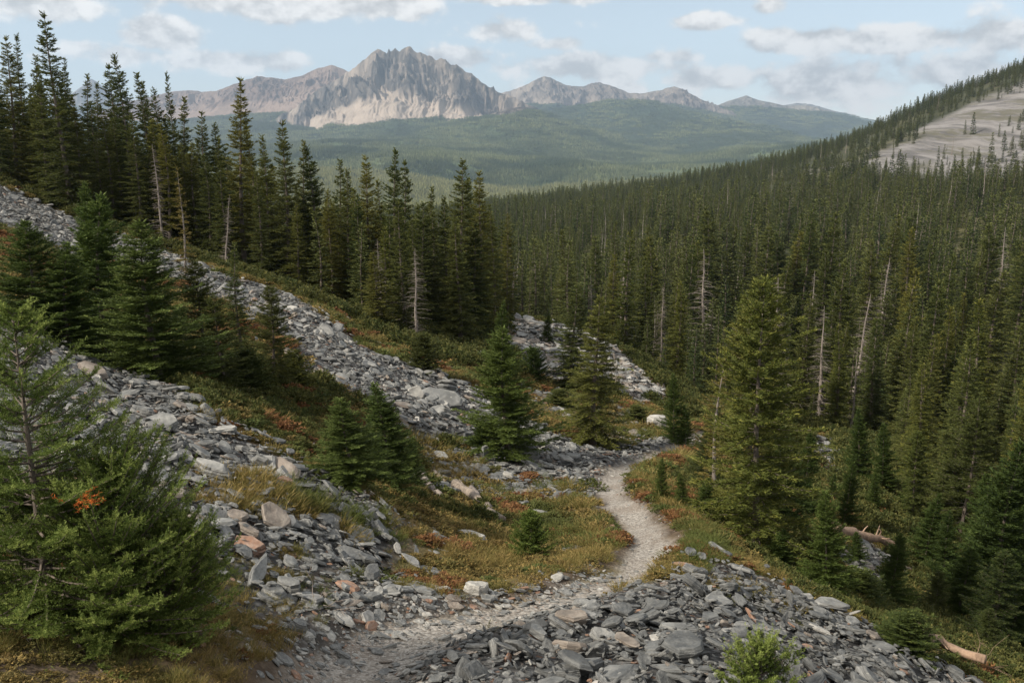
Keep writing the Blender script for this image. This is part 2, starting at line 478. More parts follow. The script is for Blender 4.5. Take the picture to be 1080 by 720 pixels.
M['twig'] = bark_mat('bare_twig_wood', (.16, .13, .11), (.30, .26, .23))
M['slate'] = slate_mat('grey_slate', (.118, .122, .122), (.188, .190, .186), (.262, .262, .252))
M['dark'] = slate_mat('dark_slate', (.070, .074, .076), (.112, .116, .116), (.165, .168, .165), .25)
M['pale'] = slate_mat('pale_stone', (.27, .265, .25), (.36, .345, .32), (.43, .42, .39), .4)
M['rust'] = slate_mat('rust_slate', (.235, .125, .078), (.31, .17, .105), (.28, .205, .165), .3)
M['brown'] = slate_mat('brown_slate', (.155, .128, .108), (.215, .18, .15), (.26, .23, .20), .35)

def ground_mat():
    m, t = new_mat('ground_cover')
    co = t.add('ShaderNodeNewGeometry').outputs['Position']
    za = t.add('ShaderNodeAttribute', attribute_name='zone')
    zr = t.add('ShaderNodeSeparateColor', {0: za.outputs['Color']})
    tal, trl, gra = zr.outputs; far = za.outputs['Alpha']
    sc = t.add('ShaderNodeAttribute', attribute_name='scree').outputs['Fac']
    n1 = t.noise(co, .9, 6, .62); n2 = t.noise(co, 5.5, 5, .65); n3 = t.noise(co, 26, 4, .7)
    dirt = t.mix(t.ramp(n2, .35, .65), (.060, .043, .030), (.125, .095, .068))
    heath = t.mix(t.ramp(n1, .40, .60), (.12, .072, .026), (.080, .082, .026))
    heath = t.mix(t.ramp(n2, .45, .68), heath, (.17, .125, .05))
    heath = t.mix(t.ramp(n3, .50, .72, 0, .55), heath, (.04, .032, .02))
    col = t.mix(gra, dirt, heath)
    v1c = t.vor(co, 9, 'Color'); v1 = t.vor(co, 9, 'Distance')
    vg = t.add('ShaderNodeSeparateColor', {0: v1c}).outputs[0]
    v2c = t.vor(co, 26, 'Color'); v2 = t.vor(co, 26, 'Distance')
    vg2 = t.add('ShaderNodeSeparateColor', {0: v2c}).outputs[0]
    stones = t.mix(vg, (.055, .057, .06), (.20, .20, .20))
    stones = t.mix(t.ramp(vg2, .9, .96), stones, (.25, .14, .09))
    talus = t.mix(t.ramp(v1, .15, .55, 0, .8), stones, (.03, .03, .03))
    col = t.mix(tal, col, talus)
    grit = t.mix(t.ramp(vg2, .2, 1), (.17, .155, .138), (.34, .318, .29))
    grit = t.mix(t.ramp(n1, .42, .64, 0, .7), grit, (.17, .14, .115))
    v3 = t.vor(co, 70, 'Color'); vg3 = t.add('ShaderNodeSeparateColor', {0: v3}).outputs[0]
    grit = t.mix(t.ramp(vg3, .75, .95, 0, .7), grit, (.38, .365, .345))
    grit = t.mix(t.ramp(vg3, .0, .2, .6, 0), grit, (.11, .10, .09))
    col = t.mix(trl, col, grit)
    # far away: forest floor, meadow openings, scree
    nf = t.noise(co, .012, 6, .6); nf2 = t.noise(co, .0016, 5, .6); nf3 = t.noise(co, .05, 4, .6)
    floor = t.mix(t.ramp(nf, .4, .65), (.030, .034, .016), (.075, .070, .032))
    floor = t.mix(t.ramp(nf3, .55, .75, 0, .6), floor, (.11, .095, .05))
    vast = t.mix(t.ramp(nf2, .42, .62), (.060, .085, .035), (.115, .135, .058))
    vast = t.mix(t.ramp(nf3, .45, .7, 0, .4), vast, (.03, .05, .022))
    dist = t.add('ShaderNodeSeparateXYZ', {0: co}).outputs[1]
    floor = t.mix(t.ramp(dist, 1000, 1700), floor, vast)
    col = t.mix(far, col, floor)
    nsc = t.noise(t.vmul(co, (1, .10, .8)), .13, 8, .75)
    v4 = t.noise(t.vmul(co, (.02, .012, .05)), 1.0, 7, .65)
    scree = t.mix(t.ramp(nsc, .38, .60), (.075, .072, .072), (.195, .186, .184))
    scree = t.mix(t.ramp(v4, .52, .68, 0, .35), scree, (.15, .136, .120))
    scree = t.mix(t.ramp(t.noise(t.vmul(co, (1, .14, 1)), .04, 8, .78), .54, .60, 0, .8), scree, (.09, .085, .06))
    col = t.mix(sc, col, scree)
    hgt = t.math('ADD', t.math('MULTIPLY', v1, t.math('MULTIPLY', tal, -1.0)), t.math('ADD', t.math('MULTIPLY', n2, .5), t.math('MULTIPLY', v2, -.25)))
    p = t.add('ShaderNodeBsdfPrincipled', {'Base Color': col, 'Roughness': .9, 'Specular IOR Level': .2, 'Normal': bump(t, hgt, .8, .06)})
    finish(t, p.outputs[0]); return m
M['ground'] = ground_mat()

def mountain_mat(name, rock_d, rock_l, talus, wood, wood2):
    m, t = new_mat(name)
    geo = t.add('ShaderNodeNewGeometry'); co = geo.outputs['Position']
    a = t.add('ShaderNodeAttribute', attribute_name='zone')
    zr = t.add('ShaderNodeSeparateColor', {0: a.outputs['Color']})
    cliff, woodm, gul = zr.outputs
    n = t.noise(t.vmul(co, (1, 1, .5)), .012, 8, .68)
    streak = t.noise(t.vmul(co, (1, .35, .22)), .022, 6, .65)
    rock = t.mix(t.ramp(n, .38, .62), rock_d, rock_l)
    rock = t.mix(t.ramp(streak, .52, .64, 0, .6), rock, tuple(v * .8 for v in talus))
    rock = t.mix(t.ramp(gul, .42, .60, .75, 0), rock, tuple(v * .88 for v in talus))
    tal = t.mix(t.ramp(t.noise(co, .008, 7, .65), .35, .65), talus, tuple(v * .78 for v in talus))
    col = t.mix(cliff, tal, rock)
    wn = t.noise(co, .006, 6, .6); wn2 = t.noise(co, .045, 3, .6)
    wcol = t.mix(t.ramp(wn, .4, .62), wood, wood2)
    wcol = t.mix(t.ramp(wn2, .45, .65, 0, .7), wcol, tuple(v * .6 for v in wood))
    wm = t.ramp(t.math('ADD', woodm, t.math('MULTIPLY', t.math('SUBTRACT', t.noise(co, .01, 7, .65), .5), 1.3)), .42, .58)
    col = t.mix(wm, col, wcol)
    p = t.add('ShaderNodeBsdfPrincipled', {'Base Color': col, 'Roughness': .95, 'Specular IOR Level': .1, 'Normal': bump(t, t.math('ADD', n, t.math('MULTIPLY', wn2, wm)), .9, 22)})
    finish(t, p.outputs[0]); return m
M['peak'] = mountain_mat('peak_rock', (.036, .033, .032), (.10, .088, .080), (.36, .30, .25), (.040, .060, .030), (.065, .088, .042))
M['range'] = mountain_mat('range_rock', (.07, .062, .06), (.15, .128, .115), (.30, .255, .215), (.030, .048, .028), (.045, .064, .036))
M['brownridge'] = mountain_mat('brown_ridge_rock', (.085, .06, .052), (.145, .105, .09), (.24, .18, .15), (.032, .052, .030), (.05, .07, .04))
M['bluehill'] = mountain_mat('far_rock', (.08, .08, .08), (.15, .14, .13), (.26, .24, .21), (.028, .044, .028), (.042, .06, .036))

# ------------------------------------------------------------------ ground object
def build_ground():
    x, y = GV[:, 0], GV[:, 1]
    tal = np.zeros(len(GV)); trl = np.zeros(len(GV)); scr = np.zeros(len(GV))
    nr = y < 130
    tal[nr] = talus_mask(x[nr], y[nr])
    wob = fbm(x[nr] / .6, y[nr] / .6, 3, 71) * .16
    trl[nr] = 1 - smooth(polyline_d(x[nr], y[nr], _tr, _trw) + wob, -.12, .14)
    tal = tal * (1 - trl)
    f = (y > 400) & (y < 2200)
    scr[f] = 1 - smooth(sdist(Z_SCREE, x[f], y[f]) + fbm(x[f] / 40, y[f] / 40, 4, 72) * 40, -12, 12)
    far = smooth(y, 45, 70)
    bank = np.zeros(len(GV)); bank[nr] = 1 - smooth(sdist(Z_BANK, x[nr], y[nr]) + wob, -.15, .2)
    gra = (1 - tal) * (1 - bank) * smooth(fbm(x / 3.1, y / 3.1, 4, 73), -.35, .15)
    me = mesh_np('ground', GV, [GF], [M['ground']], True, attrs={'zone': np.stack([tal, trl, gra, far], 1), 'scree': scr})
    o = link('ground', me); o['kind'] = 'structure'
build_ground()

# ------------------------------------------------------------------ mountains
FAR = []   # (verts, faces) for placing trees
def mountain(name, label, prof, Yr, D, mat, shape, seed, woodz, buttress=.5, jag=10, nx=620, nd=230, craggy=.5, cliff_to=.4, back=.6):
    """prof: skyline in photo pixels, made a ridge at distance Yr; shape: (share of the way down to the front, height share)."""
    prof = sorted(prof)
    P = np.array([px_pt(a, b, Yr) for a, b in prof])
    xs = np.linspace(P[0, 0], P[-1, 0], nx)
    top = np.interp(xs, P[:, 0], P[:, 2])
    dx = xs[1] - xs[0]
    top = top + (fbm(xs / 150, xs * 0 + seed, 5, seed, .65) * .8 + (ridged(xs / 110, xs * 0 + seed, 3, seed + 1, .6) - .65)) * jag
    d = np.concatenate([-np.linspace(back, .02, 30), np.linspace(0, 1, nd) ** 1.15])
    X = np.repeat(xs[None], len(d), 0); Dd = np.repeat(d[:, None], nx, 1)
    yb = Yr - Dd * D
    wx = X + fbm(X / 420, yb / 420, 3, seed + 3) * 130
    g = .6 * ridged(wx / 420 + fbm(X / 900, yb / 700, 2, seed + 4) * 1.2, yb / 1000, 5, seed + 5, .6) + .4 * ridged(wx / 150 - yb / 700, yb / 600, 4, seed + 6, .6)
    g2 = ridged(wx / 85 + yb / 500, yb / 380, 4, seed + 9, .6)
    k = np.clip(Dd, 0, 1)
    dd = k * (1 + buttress * ((.62 - g) * 1.5 + (.6 - g2) * .6) * np.exp(-((k - .20) / .24) ** 2))
    dd = np.clip(dd, 0, 1)
    frac = np.interp(dd, [s[0] for s in shape], [s[1] for s in shape])
    base = ground_z(xs, np.full(nx, Yr - D)) - 60
    Z = base[None] + (top - base)[None] * frac
    Z = np.where(Dd < 0, top[None] + Dd * (top - base)[None] * 1.3, Z)
    rough = fbm(X / 75, Z / 60 + yb / 200, 5, seed + 13, .68) * 42 * craggy + (ridged((X + Z * .8) / 190, (X - Z) / 420, 4, seed + 23, .6) - .62) * 150 * craggy + ((g - .62) * 130 + (g2 - .62) * 55) * craggy
    Z = Z + rough * smooth(k, -.01, .08) * (1 - smooth(k, cliff_to * .5, cliff_to * 1.1))
    Z = Z + fbm(X / 130, yb / 130, 4, seed + 17) * 7 * smooth(k, .3, .6)
    cl = 1 - smooth(k - (g - .62) * .42 - (g2 - .62) * .12 + fbm(X / 160, yb / 160, 4, seed + 19) * .05, cliff_to * .72, cliff_to * .95)
    wz = np.interp(xs, [p[0] for p in woodz], [p[1] for p in woodz])[None] if isinstance(woodz, list) else woodz
    wd = 1 - smooth(Z - wz, -70, 70)
    V = np.stack([X.ravel(), yb.ravel(), Z.ravel()], 1)
    F = grid_faces(len(d), nx)[:, ::-1]
    me = mesh_np(name, V, [F], [mat], True, attrs={'zone': np.stack([cl.ravel(), wd.ravel(), g.ravel(), np.ones(X.size)], 1)})
    o = link(name, me); o['kind'] = 'structure'
    FAR.append((V, F, wd.ravel()))
    return o
CL = [(0, 1), (.10, .80), (.22, .60), (.34, .44), (.55, .26), (.8, .10), (1, 0)]
SOFT = [(0, 1), (.2, .80), (.45, .52), (.7, .26), (1, 0)]
def zpx(py, Y): return px_az_el(430, py)[1] * Y
def wpx(pts, Y): return [(px_pt(a, b, Y)[0], px_pt(a, b, Y)[2]) for a, b in pts]
mountain('mountain', 0, [(215,160),(250,148),(280,132),(305,116),(325,102),(342,91),(356,83),(368,76),(378,69),(386,62),(392,57),(399,53),(404,55),(408,58),(412,57),(410,53),(417,53),(421,55),(425,51),(430,48),(434,50),(438,55),(444,55),(452,59),(460,64),(465,62),(470,63),(476,70),(482,69),(492,77),(498,79),(505,84),(515,92),(526,98),(533,99),(547,106),(560,113),(580,121),(612,134),(650,148),(700,160)],
         7000, 1500, M['peak'], CL, 101, wpx([(250,146),(300,139),(330,138),(350,130),(380,133),(405,127),(440,126),(465,122),(485,131),(510,127),(530,122),(550,112),(600,110),(700,110)], 6250), 1.0, 34, cliff_to=.33, craggy=1.15)
mountain('mountain', 0, [(120,112),(150,104),(180,97),(200,95),(215,97),(228,96),(245,89),(262,83),(275,80),(285,82),(300,84),(318,80),(335,72),(350,68),(365,74),(390,90),(430,110)],
         8200, 1900, M['brownridge'], SOFT, 131, wpx([(120,128),(200,128),(260,122),(330,118),(430,118)], 7500), .4, 10)
mountain('mountain', 0, [(490,112),(515,104),(530,98),(545,93),(560,87),(568,83),(575,81),(582,83),(592,88),(603,91),(615,91),(624,88),(632,87),(642,89),(652,94),(662,97),(675,99),(688,97),(698,95),(705,92),(711,91),(718,94),(727,98),(738,104),(750,110),(775,120),(820,135)],
         9600, 2000, M['range'], SOFT, 151, wpx([(490,116),(560,110),(620,112),(660,103),(700,109),(760,118),(820,130)], 9000), .6, 16, cliff_to=.5, craggy=.7)
mountain('mountain', 0, [(715,128),(740,117),(757,111),(770,106),(780,103),(787,101),(795,104),(806,107),(818,109),(832,112),(845,111),(856,112),(866,115),(880,119),(893,123),(905,126),(925,132),(960,142)],
         9900, 1700, M['bluehill'], SOFT, 171, wpx([(715,108),(790,112),(960,120)], 9500), .35, 6)
mountain('mountain', 0, [(820,112),(840,109),(856,110),(870,114),(888,119),(905,124),(940,130),(990,140)], 13000, 1900, M['bluehill'], SOFT, 181, zpx(118, 12500), .3, 8)
mountain('mountain', 0, [(60,108),(75,100),(88,90),(96,83),(102,86),(110,93),(118,99),(130,106),(150,112)], 12000, 1600, M['range'], SOFT, 191, zpx(112, 11500), .4, 8)
mountain('hill', 0, [(520,132),(560,122),(590,115),(620,109),(645,105),(665,104),(690,107),(710,113),(740,122),(770,129),(800,136),(840,145),(880,152),(940,160)],
         7600, 2600, M['range'], SOFT, 211, wpx([(520,95),(600,98),(625,108),(640,98),(780,110),(808,124),(830,118),(940,130)], 7000), .3, 6)
mountain('hill', 0, [(400,142),(450,133),(500,124),(535,115),(550,113),(575,120),(610,131),(650,143),(690,153),(730,162)],
         6100, 2100, M['peak'], SOFT, 223, wpx([(400,100),(505,112),(530,124),(550,118),(580,100),(730,100)], 5900), .35, 8, craggy=.3)
mountain('hill', 0, [(120,146),(180,138),(225,131),(265,129),(300,131),(335,136),(370,143),(420,150)],
         6500, 1800, M['range'], SOFT, 227, zpx(100, 6300), .35, 8, craggy=.3)

# ------------------------------------------------------------------ plant shapes
def unit(v):
    return v / np.maximum(np.linalg.norm(v, axis=-1, keepdims=True), 1e-9)

class Leaves:
    """Collects slim four-cornered leaf faces."""
    def __init__(s, r): s.r = r; s.V = []; s.T = []
    def add(s, P, D, L, Wd, tone=None, roll=.7, flat=None):
        n = len(P)
        if n == 0: return
        D = unit(D)
        up = np.array([0, 0, 1.0]) + s.r.normal(0, roll, (n, 3)) if flat is None else flat
        S = unit(np.cross(D, up)); L = np.asarray(L)[:, None] if np.ndim(L) else np.full((n, 1), L)
        Wd = np.asarray(Wd)[:, None] if np.ndim(Wd) else np.full((n, 1), Wd)
        sag = np.cross(S, D) * L * .06
        m = P + D * L * .45 + sag
        s.V.append(np.stack([P, m + S * Wd * .5, P + D * L, m - S * Wd * .5], 1))
        s.T.append(np.repeat((s.r.random(n) if tone is None else tone)[:, None], 4, 1))
    def arrays(s):
        V = np.concatenate(s.V).reshape(-1, 3); T = np.concatenate(s.T).ravel()
        return V, np.arange(len(V)).reshape(-1, 4), T
    def mesh(s, name, mat):
        V, F, T = s.arrays()
        return mesh_np(name, V, [F], [mat], False, attrs={'tone': T})

def tube(pts, rad, sides=6):
    pts = np.asarray(pts, float); rad = np.asarray(rad, float)
    tg = unit(np.gradient(pts, axis=0))
    ref = np.array([1.0, 0, 0]) if abs(tg[0, 2]) > .8 else np.array([0, 0, 1.0])
    a = unit(np.cross(tg, ref)); b = np.cross(tg, a)
    th = np.linspace(0, 2 * math.pi, sides, endpoint=False)
    V = pts[:, None] + rad[:, None, None] * (np.cos(th)[None, :, None] * a[:, None] + np.sin(th)[None, :, None] * b[:, None])
    n = len(pts); F = []
    i = np.arange(n - 1)[:, None] * sides; j = np.arange(sides)[None]; k = (j + 1) % sides
    F = np.stack([i + j, i + k, i + sides + k, i + sides + j], -1).reshape(-1, 4)
    return V.reshape(-1, 3), F

def join(parts):
    V, F, o = [], [], 0
    for v, f in parts:
        V.append(v); F.append(f + o); o += len(v)
    return np.concatenate(V), np.concatenate(F)

def conifer(seed, H, R, mat, whorl=.16, nb=6, twig=.08, tl=.2, tw=.035, pw=.85, z0=.04, low=-.25, top=.75, curve=.18, sub=0, gap=.12, irr=.3,
            third=True, wood=0, tip_tone=True, bark=None, trunk_r=None, lean=.02, skirt=1.0, bare=0.0, subw=.6, tones=(.0, 1.0), name='crown'):
    r = np.random.default_rng(seed)
    lv = Leaves(r); wd = []
    z = z0 * H
    ph = r.random() * 6.28
    lx, ly = lean * H * math.cos(ph), lean * H * math.sin(ph)
    axis = lambda zz: np.array([lx * (zz / H) ** 2 + .012 * H * math.sin(zz / H * 5 + ph), ly * (zz / H) ** 2 + .012 * H * math.cos(zz / H * 4 + ph), zz])
    gapn = r.random((40, 12))
    while z < H * .985:
        f = z / H
        n = max(3, int(round(nb * (1 - .4 * f)))); a0 = r.random() * 6.28
        for b in range(n):
            az = a0 + b * 6.283 / n + r.normal(0, .25)
            if gapn[int(f * 39), int((az % 6.283) / 6.283 * 11.99)] < gap: continue
            prof = (1 - f) ** pw
            if f < .12: prof *= skirt + (1 - skirt) * f / .12
            L = R * prof * (1 + irr * r.normal(0, .6)) + .03 * H * (1 - f) * .3
            L = max(L, .02 * R + .012 * H)
            pitch = low + (top - low) * f ** 1.3 + r.normal(0, .10)
            h = np.array([math.cos(az), math.sin(az), 0]); sd = np.array([-h[1], h[0], 0]); up = np.array([0, 0, 1.0])
            c = curve * r.uniform(.6, 1.4)
            bend = r.normal(0, .12)
            P0 = axis(z + r.normal(0, whorl * .25))
            if f < bare and r.random() < .8:
                if wood:
                    t = np.linspace(0, 1, 4); LL = L * r.uniform(.3, .7)
                    pts = P0 + h * (LL * t * math.cos(pitch))[:, None] + up * (LL * (t * math.sin(pitch) - .25 * t * t))[:, None]
                    wd.append(tube(pts, .012 * (1 - .8 * t), 3))
                continue
            def pos(t):
                return P0 + h * (L * t * math.cos(pitch))[:, None] + up * (L * (t * math.sin(pitch) + c * t * t))[:, None] + sd * (L * bend * t * t)[:, None]
            nt = max(2, int(L / twig))
            t = (np.arange(nt) + r.random(nt)) / nt * .86 + .10
            tg = unit(h * math.cos(pitch) + up * (math.sin(pitch) + 2 * c * t)[:, None] + sd * (2 * bend * t)[:, None])
            Ps = pos(t)
            for side in ((-1, 1, 0) if third else (-1, 1)):
                m = len(t)
                l = tl * (1 - .55 * t) * r.uniform(.65, 1.25, m); l = np.minimum(l, L * .75)
                if side:
                    D = tg * r.uniform(.45, .8, (m, 1)) + sd * side * .8 + up * r.uniform(-.22, .2, (m, 1))
                else:
                    D = tg * .8 + sd * r.uniform(-.3, .3, (m, 1)) + up * r.uniform(.15, .6, (m, 1)); l = l * .75
                D = unit(D)
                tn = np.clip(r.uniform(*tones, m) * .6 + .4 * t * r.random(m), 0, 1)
                lv.add(Ps, D, l, tw * (.7 if sub else 1), tn)
                for s_ in range(sub):
                    fq = (s_ + .6) / (sub + .4)
                    for q in (-1, 1):
                        nrm = unit(np.cross(D, up + r.normal(0, .35, (m, 3))))
                        dd = D * .75 + nrm * q * .8 + up * r.uniform(-.05, .3, (m, 1))
                        lv.add(Ps + D * (l * fq)[:, None], dd, l * (.62 - .30 * fq), tw * subw, np.clip(tn + r.normal(0, .15, m), 0, 1))
            tip = pos(np.array([.82]))
            lv.add(tip, unit(h * math.cos(pitch) + up * (math.sin(pitch) + 2 * c))[None], np.array([max(tl * .55, L * .22)]), tw, np.array([.8]))
            if wood and L > .25 * R:
                t = np.linspace(0, .9, 4)
                wd.append(tube(pos(t), max(.004, .008 * L / max(R, .1) * R) * (1 - .8 * t) + .002, 3))
        z += whorl * (1 - .45 * f) * r.uniform(.75, 1.25)
    P = axis(H * .955)[None].repeat(4, 0)
    lv.add(P, np.array([[0, 0, 1.0]] * 4) + r.normal(0, .15, (4, 3)), H * .05, tw)
    tr = trunk_r or H * .014
    zz = np.linspace(-.03 * H, H * .985, 14)
    V, F = tube([axis(max(q, 0)) if q >= 0 else np.array([0, 0, q]) for q in zz], tr * (1 - zz / H * .97).clip(.02, 1.05) * (1 + .5 * np.exp(-zz.clip(0) / (H * .03))), 7)
    tv, tf = join([(V, F)] + wd)
    return lv, (tv, tf)

def conifer_meshes(name, bark, mat, **k):
    lv, (tv, tf) = conifer(mat=mat, **k)
    return lv.mesh(name + '_crown', M[mat]), mesh_np(name + '_trunk', tv, [tf], [M[bark]], True), k['H']

def snag_meshes(seed, H, nbr=70, brl=.9):
    r = np.random.default_rng(seed)
    zz = np.linspace(-.2, H, 16); ph = r.random() * 6
    ax = np.stack([.03 * H * (zz / H) ** 2 * math.cos(ph) + .03 * np.sin(zz * 1.3 + ph), .03 * H * (zz / H) ** 2 * math.sin(ph) + .03 * np.cos(zz * 1.1), zz], 1)
    tk = tube(ax, .014 * H * (1 - .9 * zz.clip(0) / H), 7)
    br = []
    for i in range(nbr):
        f = r.uniform(.08, .97); P = np.array([np.interp(f * H, zz, ax[:, j]) for j in range(3)])
        az = r.random() * 6.28; L = brl * (1 - f) ** .6 * r.uniform(.25, 1.1) + .12
        h = np.array([math.cos(az), math.sin(az), 0]); t = np.linspace(0, 1, 5)
        dr = r.uniform(.1, .5)
        pts = P + h * (L * t)[:, None] + np.array([0, 0, 1.0]) * (L * (.15 * t - dr * t * t))[:, None] + r.normal(0, .02, (5, 3)) * t[:, None]
        br.append(tube(pts, .016 * (1 - .8 * t) * (.5 + L), 3))
        for q in range(int(L / .16)):
            k = r.integers(1, 5); d2 = unit(h * .5 + np.array([-h[1], h[0], 0]) * r.choice((-1, 1)) + np.array([0, 0, r.uniform(-.6, .1)]))
            l2 = L * r.uniform(.2, .45); t2 = np.linspace(0, 1, 3)
            br.append(tube(pts[k] + d2 * (l2 * t2)[:, None], .006 * (1 - .7 * t2), 3))
    bv, bf = join(br)
    return mesh_np('snag_trunk', tk[0], [tk[1]], [M['snag']], True), mesh_np('snag_branches', bv, [bf], [M['snag']], True), H

def clump(seed, mat, n, R, H, l, w, name, spread=1.0, upright=.6, dome=True, sub=2):
    """low shrub or herb: leaf sprays through a dome"""
    r = np.random.default_rng(seed); lv = Leaves(r)
    az = r.random(n) * 6.283; rr = np.sqrt(r.random(n)); q = r.random(n) ** .6
    P = np.stack([np.cos(az) * rr * R * (1 - .5 * q), np.sin(az) * rr * R * (1 - .5 * q), H * q * np.sqrt(np.clip(1 - (rr * .9) ** 2, 0, 1))], 1)
    D = unit(P * np.array([1, 1, .3]) / max(R, H) * spread + np.array([0, 0, upright]) + r.normal(0, .35, (n, 3)))
    L = l * r.uniform(.6, 1.3, n)
    tn = r.random(n)
    lv.add(P, D, L, w, tn)
    for s_ in range(sub):
        for k in (-1, 1):
            S = unit(np.cross(D, r.normal(0, 1, (n, 3))))
            lv.add(P + D * (L * (s_ + .5) / (sub + .5))[:, None], D * .7 + S * k * .8, L * .5, w * .7, np.clip(tn + r.normal(0, .15, n), 0, 1))
    return lv.mesh(name, M[mat])

def tuft(seed, mat, n, R, H, w, name):
    r = np.random.default_rng(seed); lv = Leaves(r)
    az = r.random(n) * 6.283; rr = r.random(n) ** .7
    P = np.stack([np.cos(az) * rr * R, np.sin(az) * rr * R, np.zeros(n) - .02], 1)
    a2 = az + r.normal(0, .7, n)
    D = unit(np.stack([np.cos(a2) * (.25 + .5 * rr), np.sin(a2) * (.25 + .5 * rr), np.ones(n)], 1))
    L = H * r.uniform(.5, 1.15, n); tn = r.random(n)
    lv.add(P, D, L * .6, w, tn, roll=2)
    lv.add(P + D * (L * .5)[:, None], unit(D + np.stack([np.cos(a2), np.sin(a2), np.zeros(n) - .2], 1) * r.uniform(.1, .8, (n, 1))), L * .6, w * .8, tn, roll=2)
    return lv.mesh(name, M[mat])

# ------------------------------------------------------------------ rock shapes
def rock_mesh(seed, dims, mat, name, hi=1, slab=True):
    """angular split slab, longest side 1, thin along z, with broken layered edges"""
    r = np.random.default_rng(seed)
    bm = bmesh.new()
    n = r.integers(6, 10)
    az = np.sort((np.arange(n) + r.uniform(-.42, .42, n)) / n * 6.283)
    rad = r.uniform(.72, 1.08, n)
    for lvl, sc in (((-.5), r.uniform(.72, .95)), (r.uniform(-.2, .25), 1.0), (.5, r.uniform(.66, .93))):
        for a, q in zip(az, rad):
            k = sc * q * r.uniform(.93, 1.05)
            bm.verts.new((math.cos(a) * k * .5 * dims[0], math.sin(a) * k * .5 * dims[1], lvl * dims[2] * r.uniform(.88, 1.06)))
    bmesh.ops.convex_hull(bm, input=bm.verts)
    bmesh.ops.dissolve_limit(bm, angle_limit=.12, verts=bm.verts, edges=bm.edges)
    bmesh.ops.bevel(bm, geom=list(bm.edges), offset=.009, segments=1, affect='EDGES', clamp_overlap=True)
    if hi:
        for _ in range(hi):
            bmesh.ops.triangulate(bm, faces=bm.faces)
            long = [e for e in bm.edges if e.calc_length() > (.16 if _ == 0 else .09)]
            bmesh.ops.subdivide_edges(bm, edges=long, cuts=1 if _ else 2, use_grid_fill=True)
        bmesh.ops.triangulate(bm, faces=bm.faces)
        bm.normal_update()
        vs = list(bm.verts)
        co = np.array([v.co for v in vs]); no = np.array([v.normal for v in vs])
        side = 1 - np.abs(no[:, 2])
        ang = np.arctan2(co[:, 1], co[:, 0])
        lay = _hash(np.floor((co[:, 2] + .02 * np.sin(ang * 3 + seed)) / max(dims[2], .05) * 5), np.floor(ang * .9), seed) - .5
        s1 = fbm(co[:, 0] * 5 + seed, co[:, 1] * 5 + co[:, 2] * 9, 4, seed)
        off = side * lay * .05 + s1 * .006 + (1 - side) * fbm(co[:, 0] * 2.2, co[:, 1] * 2.2, 2, seed + 5) * .018
        for v, o_, q in zip(vs, off, no): v.co += Vector(q) * float(o_)
    me = bpy.data.meshes.new(name); bm.to_mesh(me); bm.free()
    me.materials.append(M[mat]); me.update()
    return me

ROCK_DIMS = [(1, .62, .11), (1, .5, .13), (1, .75, .09), (1, .42, .10), (1, .7, .18), (1, .8, .14), (1, .36, .09), (1, .55, .24), (1, .66, .07), (1, .8, .28), (1, .45, .18), (1, .68, .12)]
ROCK_MATS = ['slate', 'dark', 'brown', 'rust', 'pale']
ROCK_P = [.55, .35, .06, .016, .024]
ROCK_ME = {}
for k, dm in enumerate(ROCK_DIMS):
    base = rock_mesh(500 + k, dm, 'slate', 'slate_slab', 1)
    for m in ROCK_MATS:
        c = base.copy(); c.materials[0] = M[m]; ROCK_ME[(k, m)] = c

def euler_from(R):
    return np.stack([np.arctan2(R[:, 2, 1], R[:, 2, 2]), -np.arcsin(np.clip(R[:, 2, 0], -1, 1)), np.arctan2(R[:, 1, 0], R[:, 0, 0])], 1)

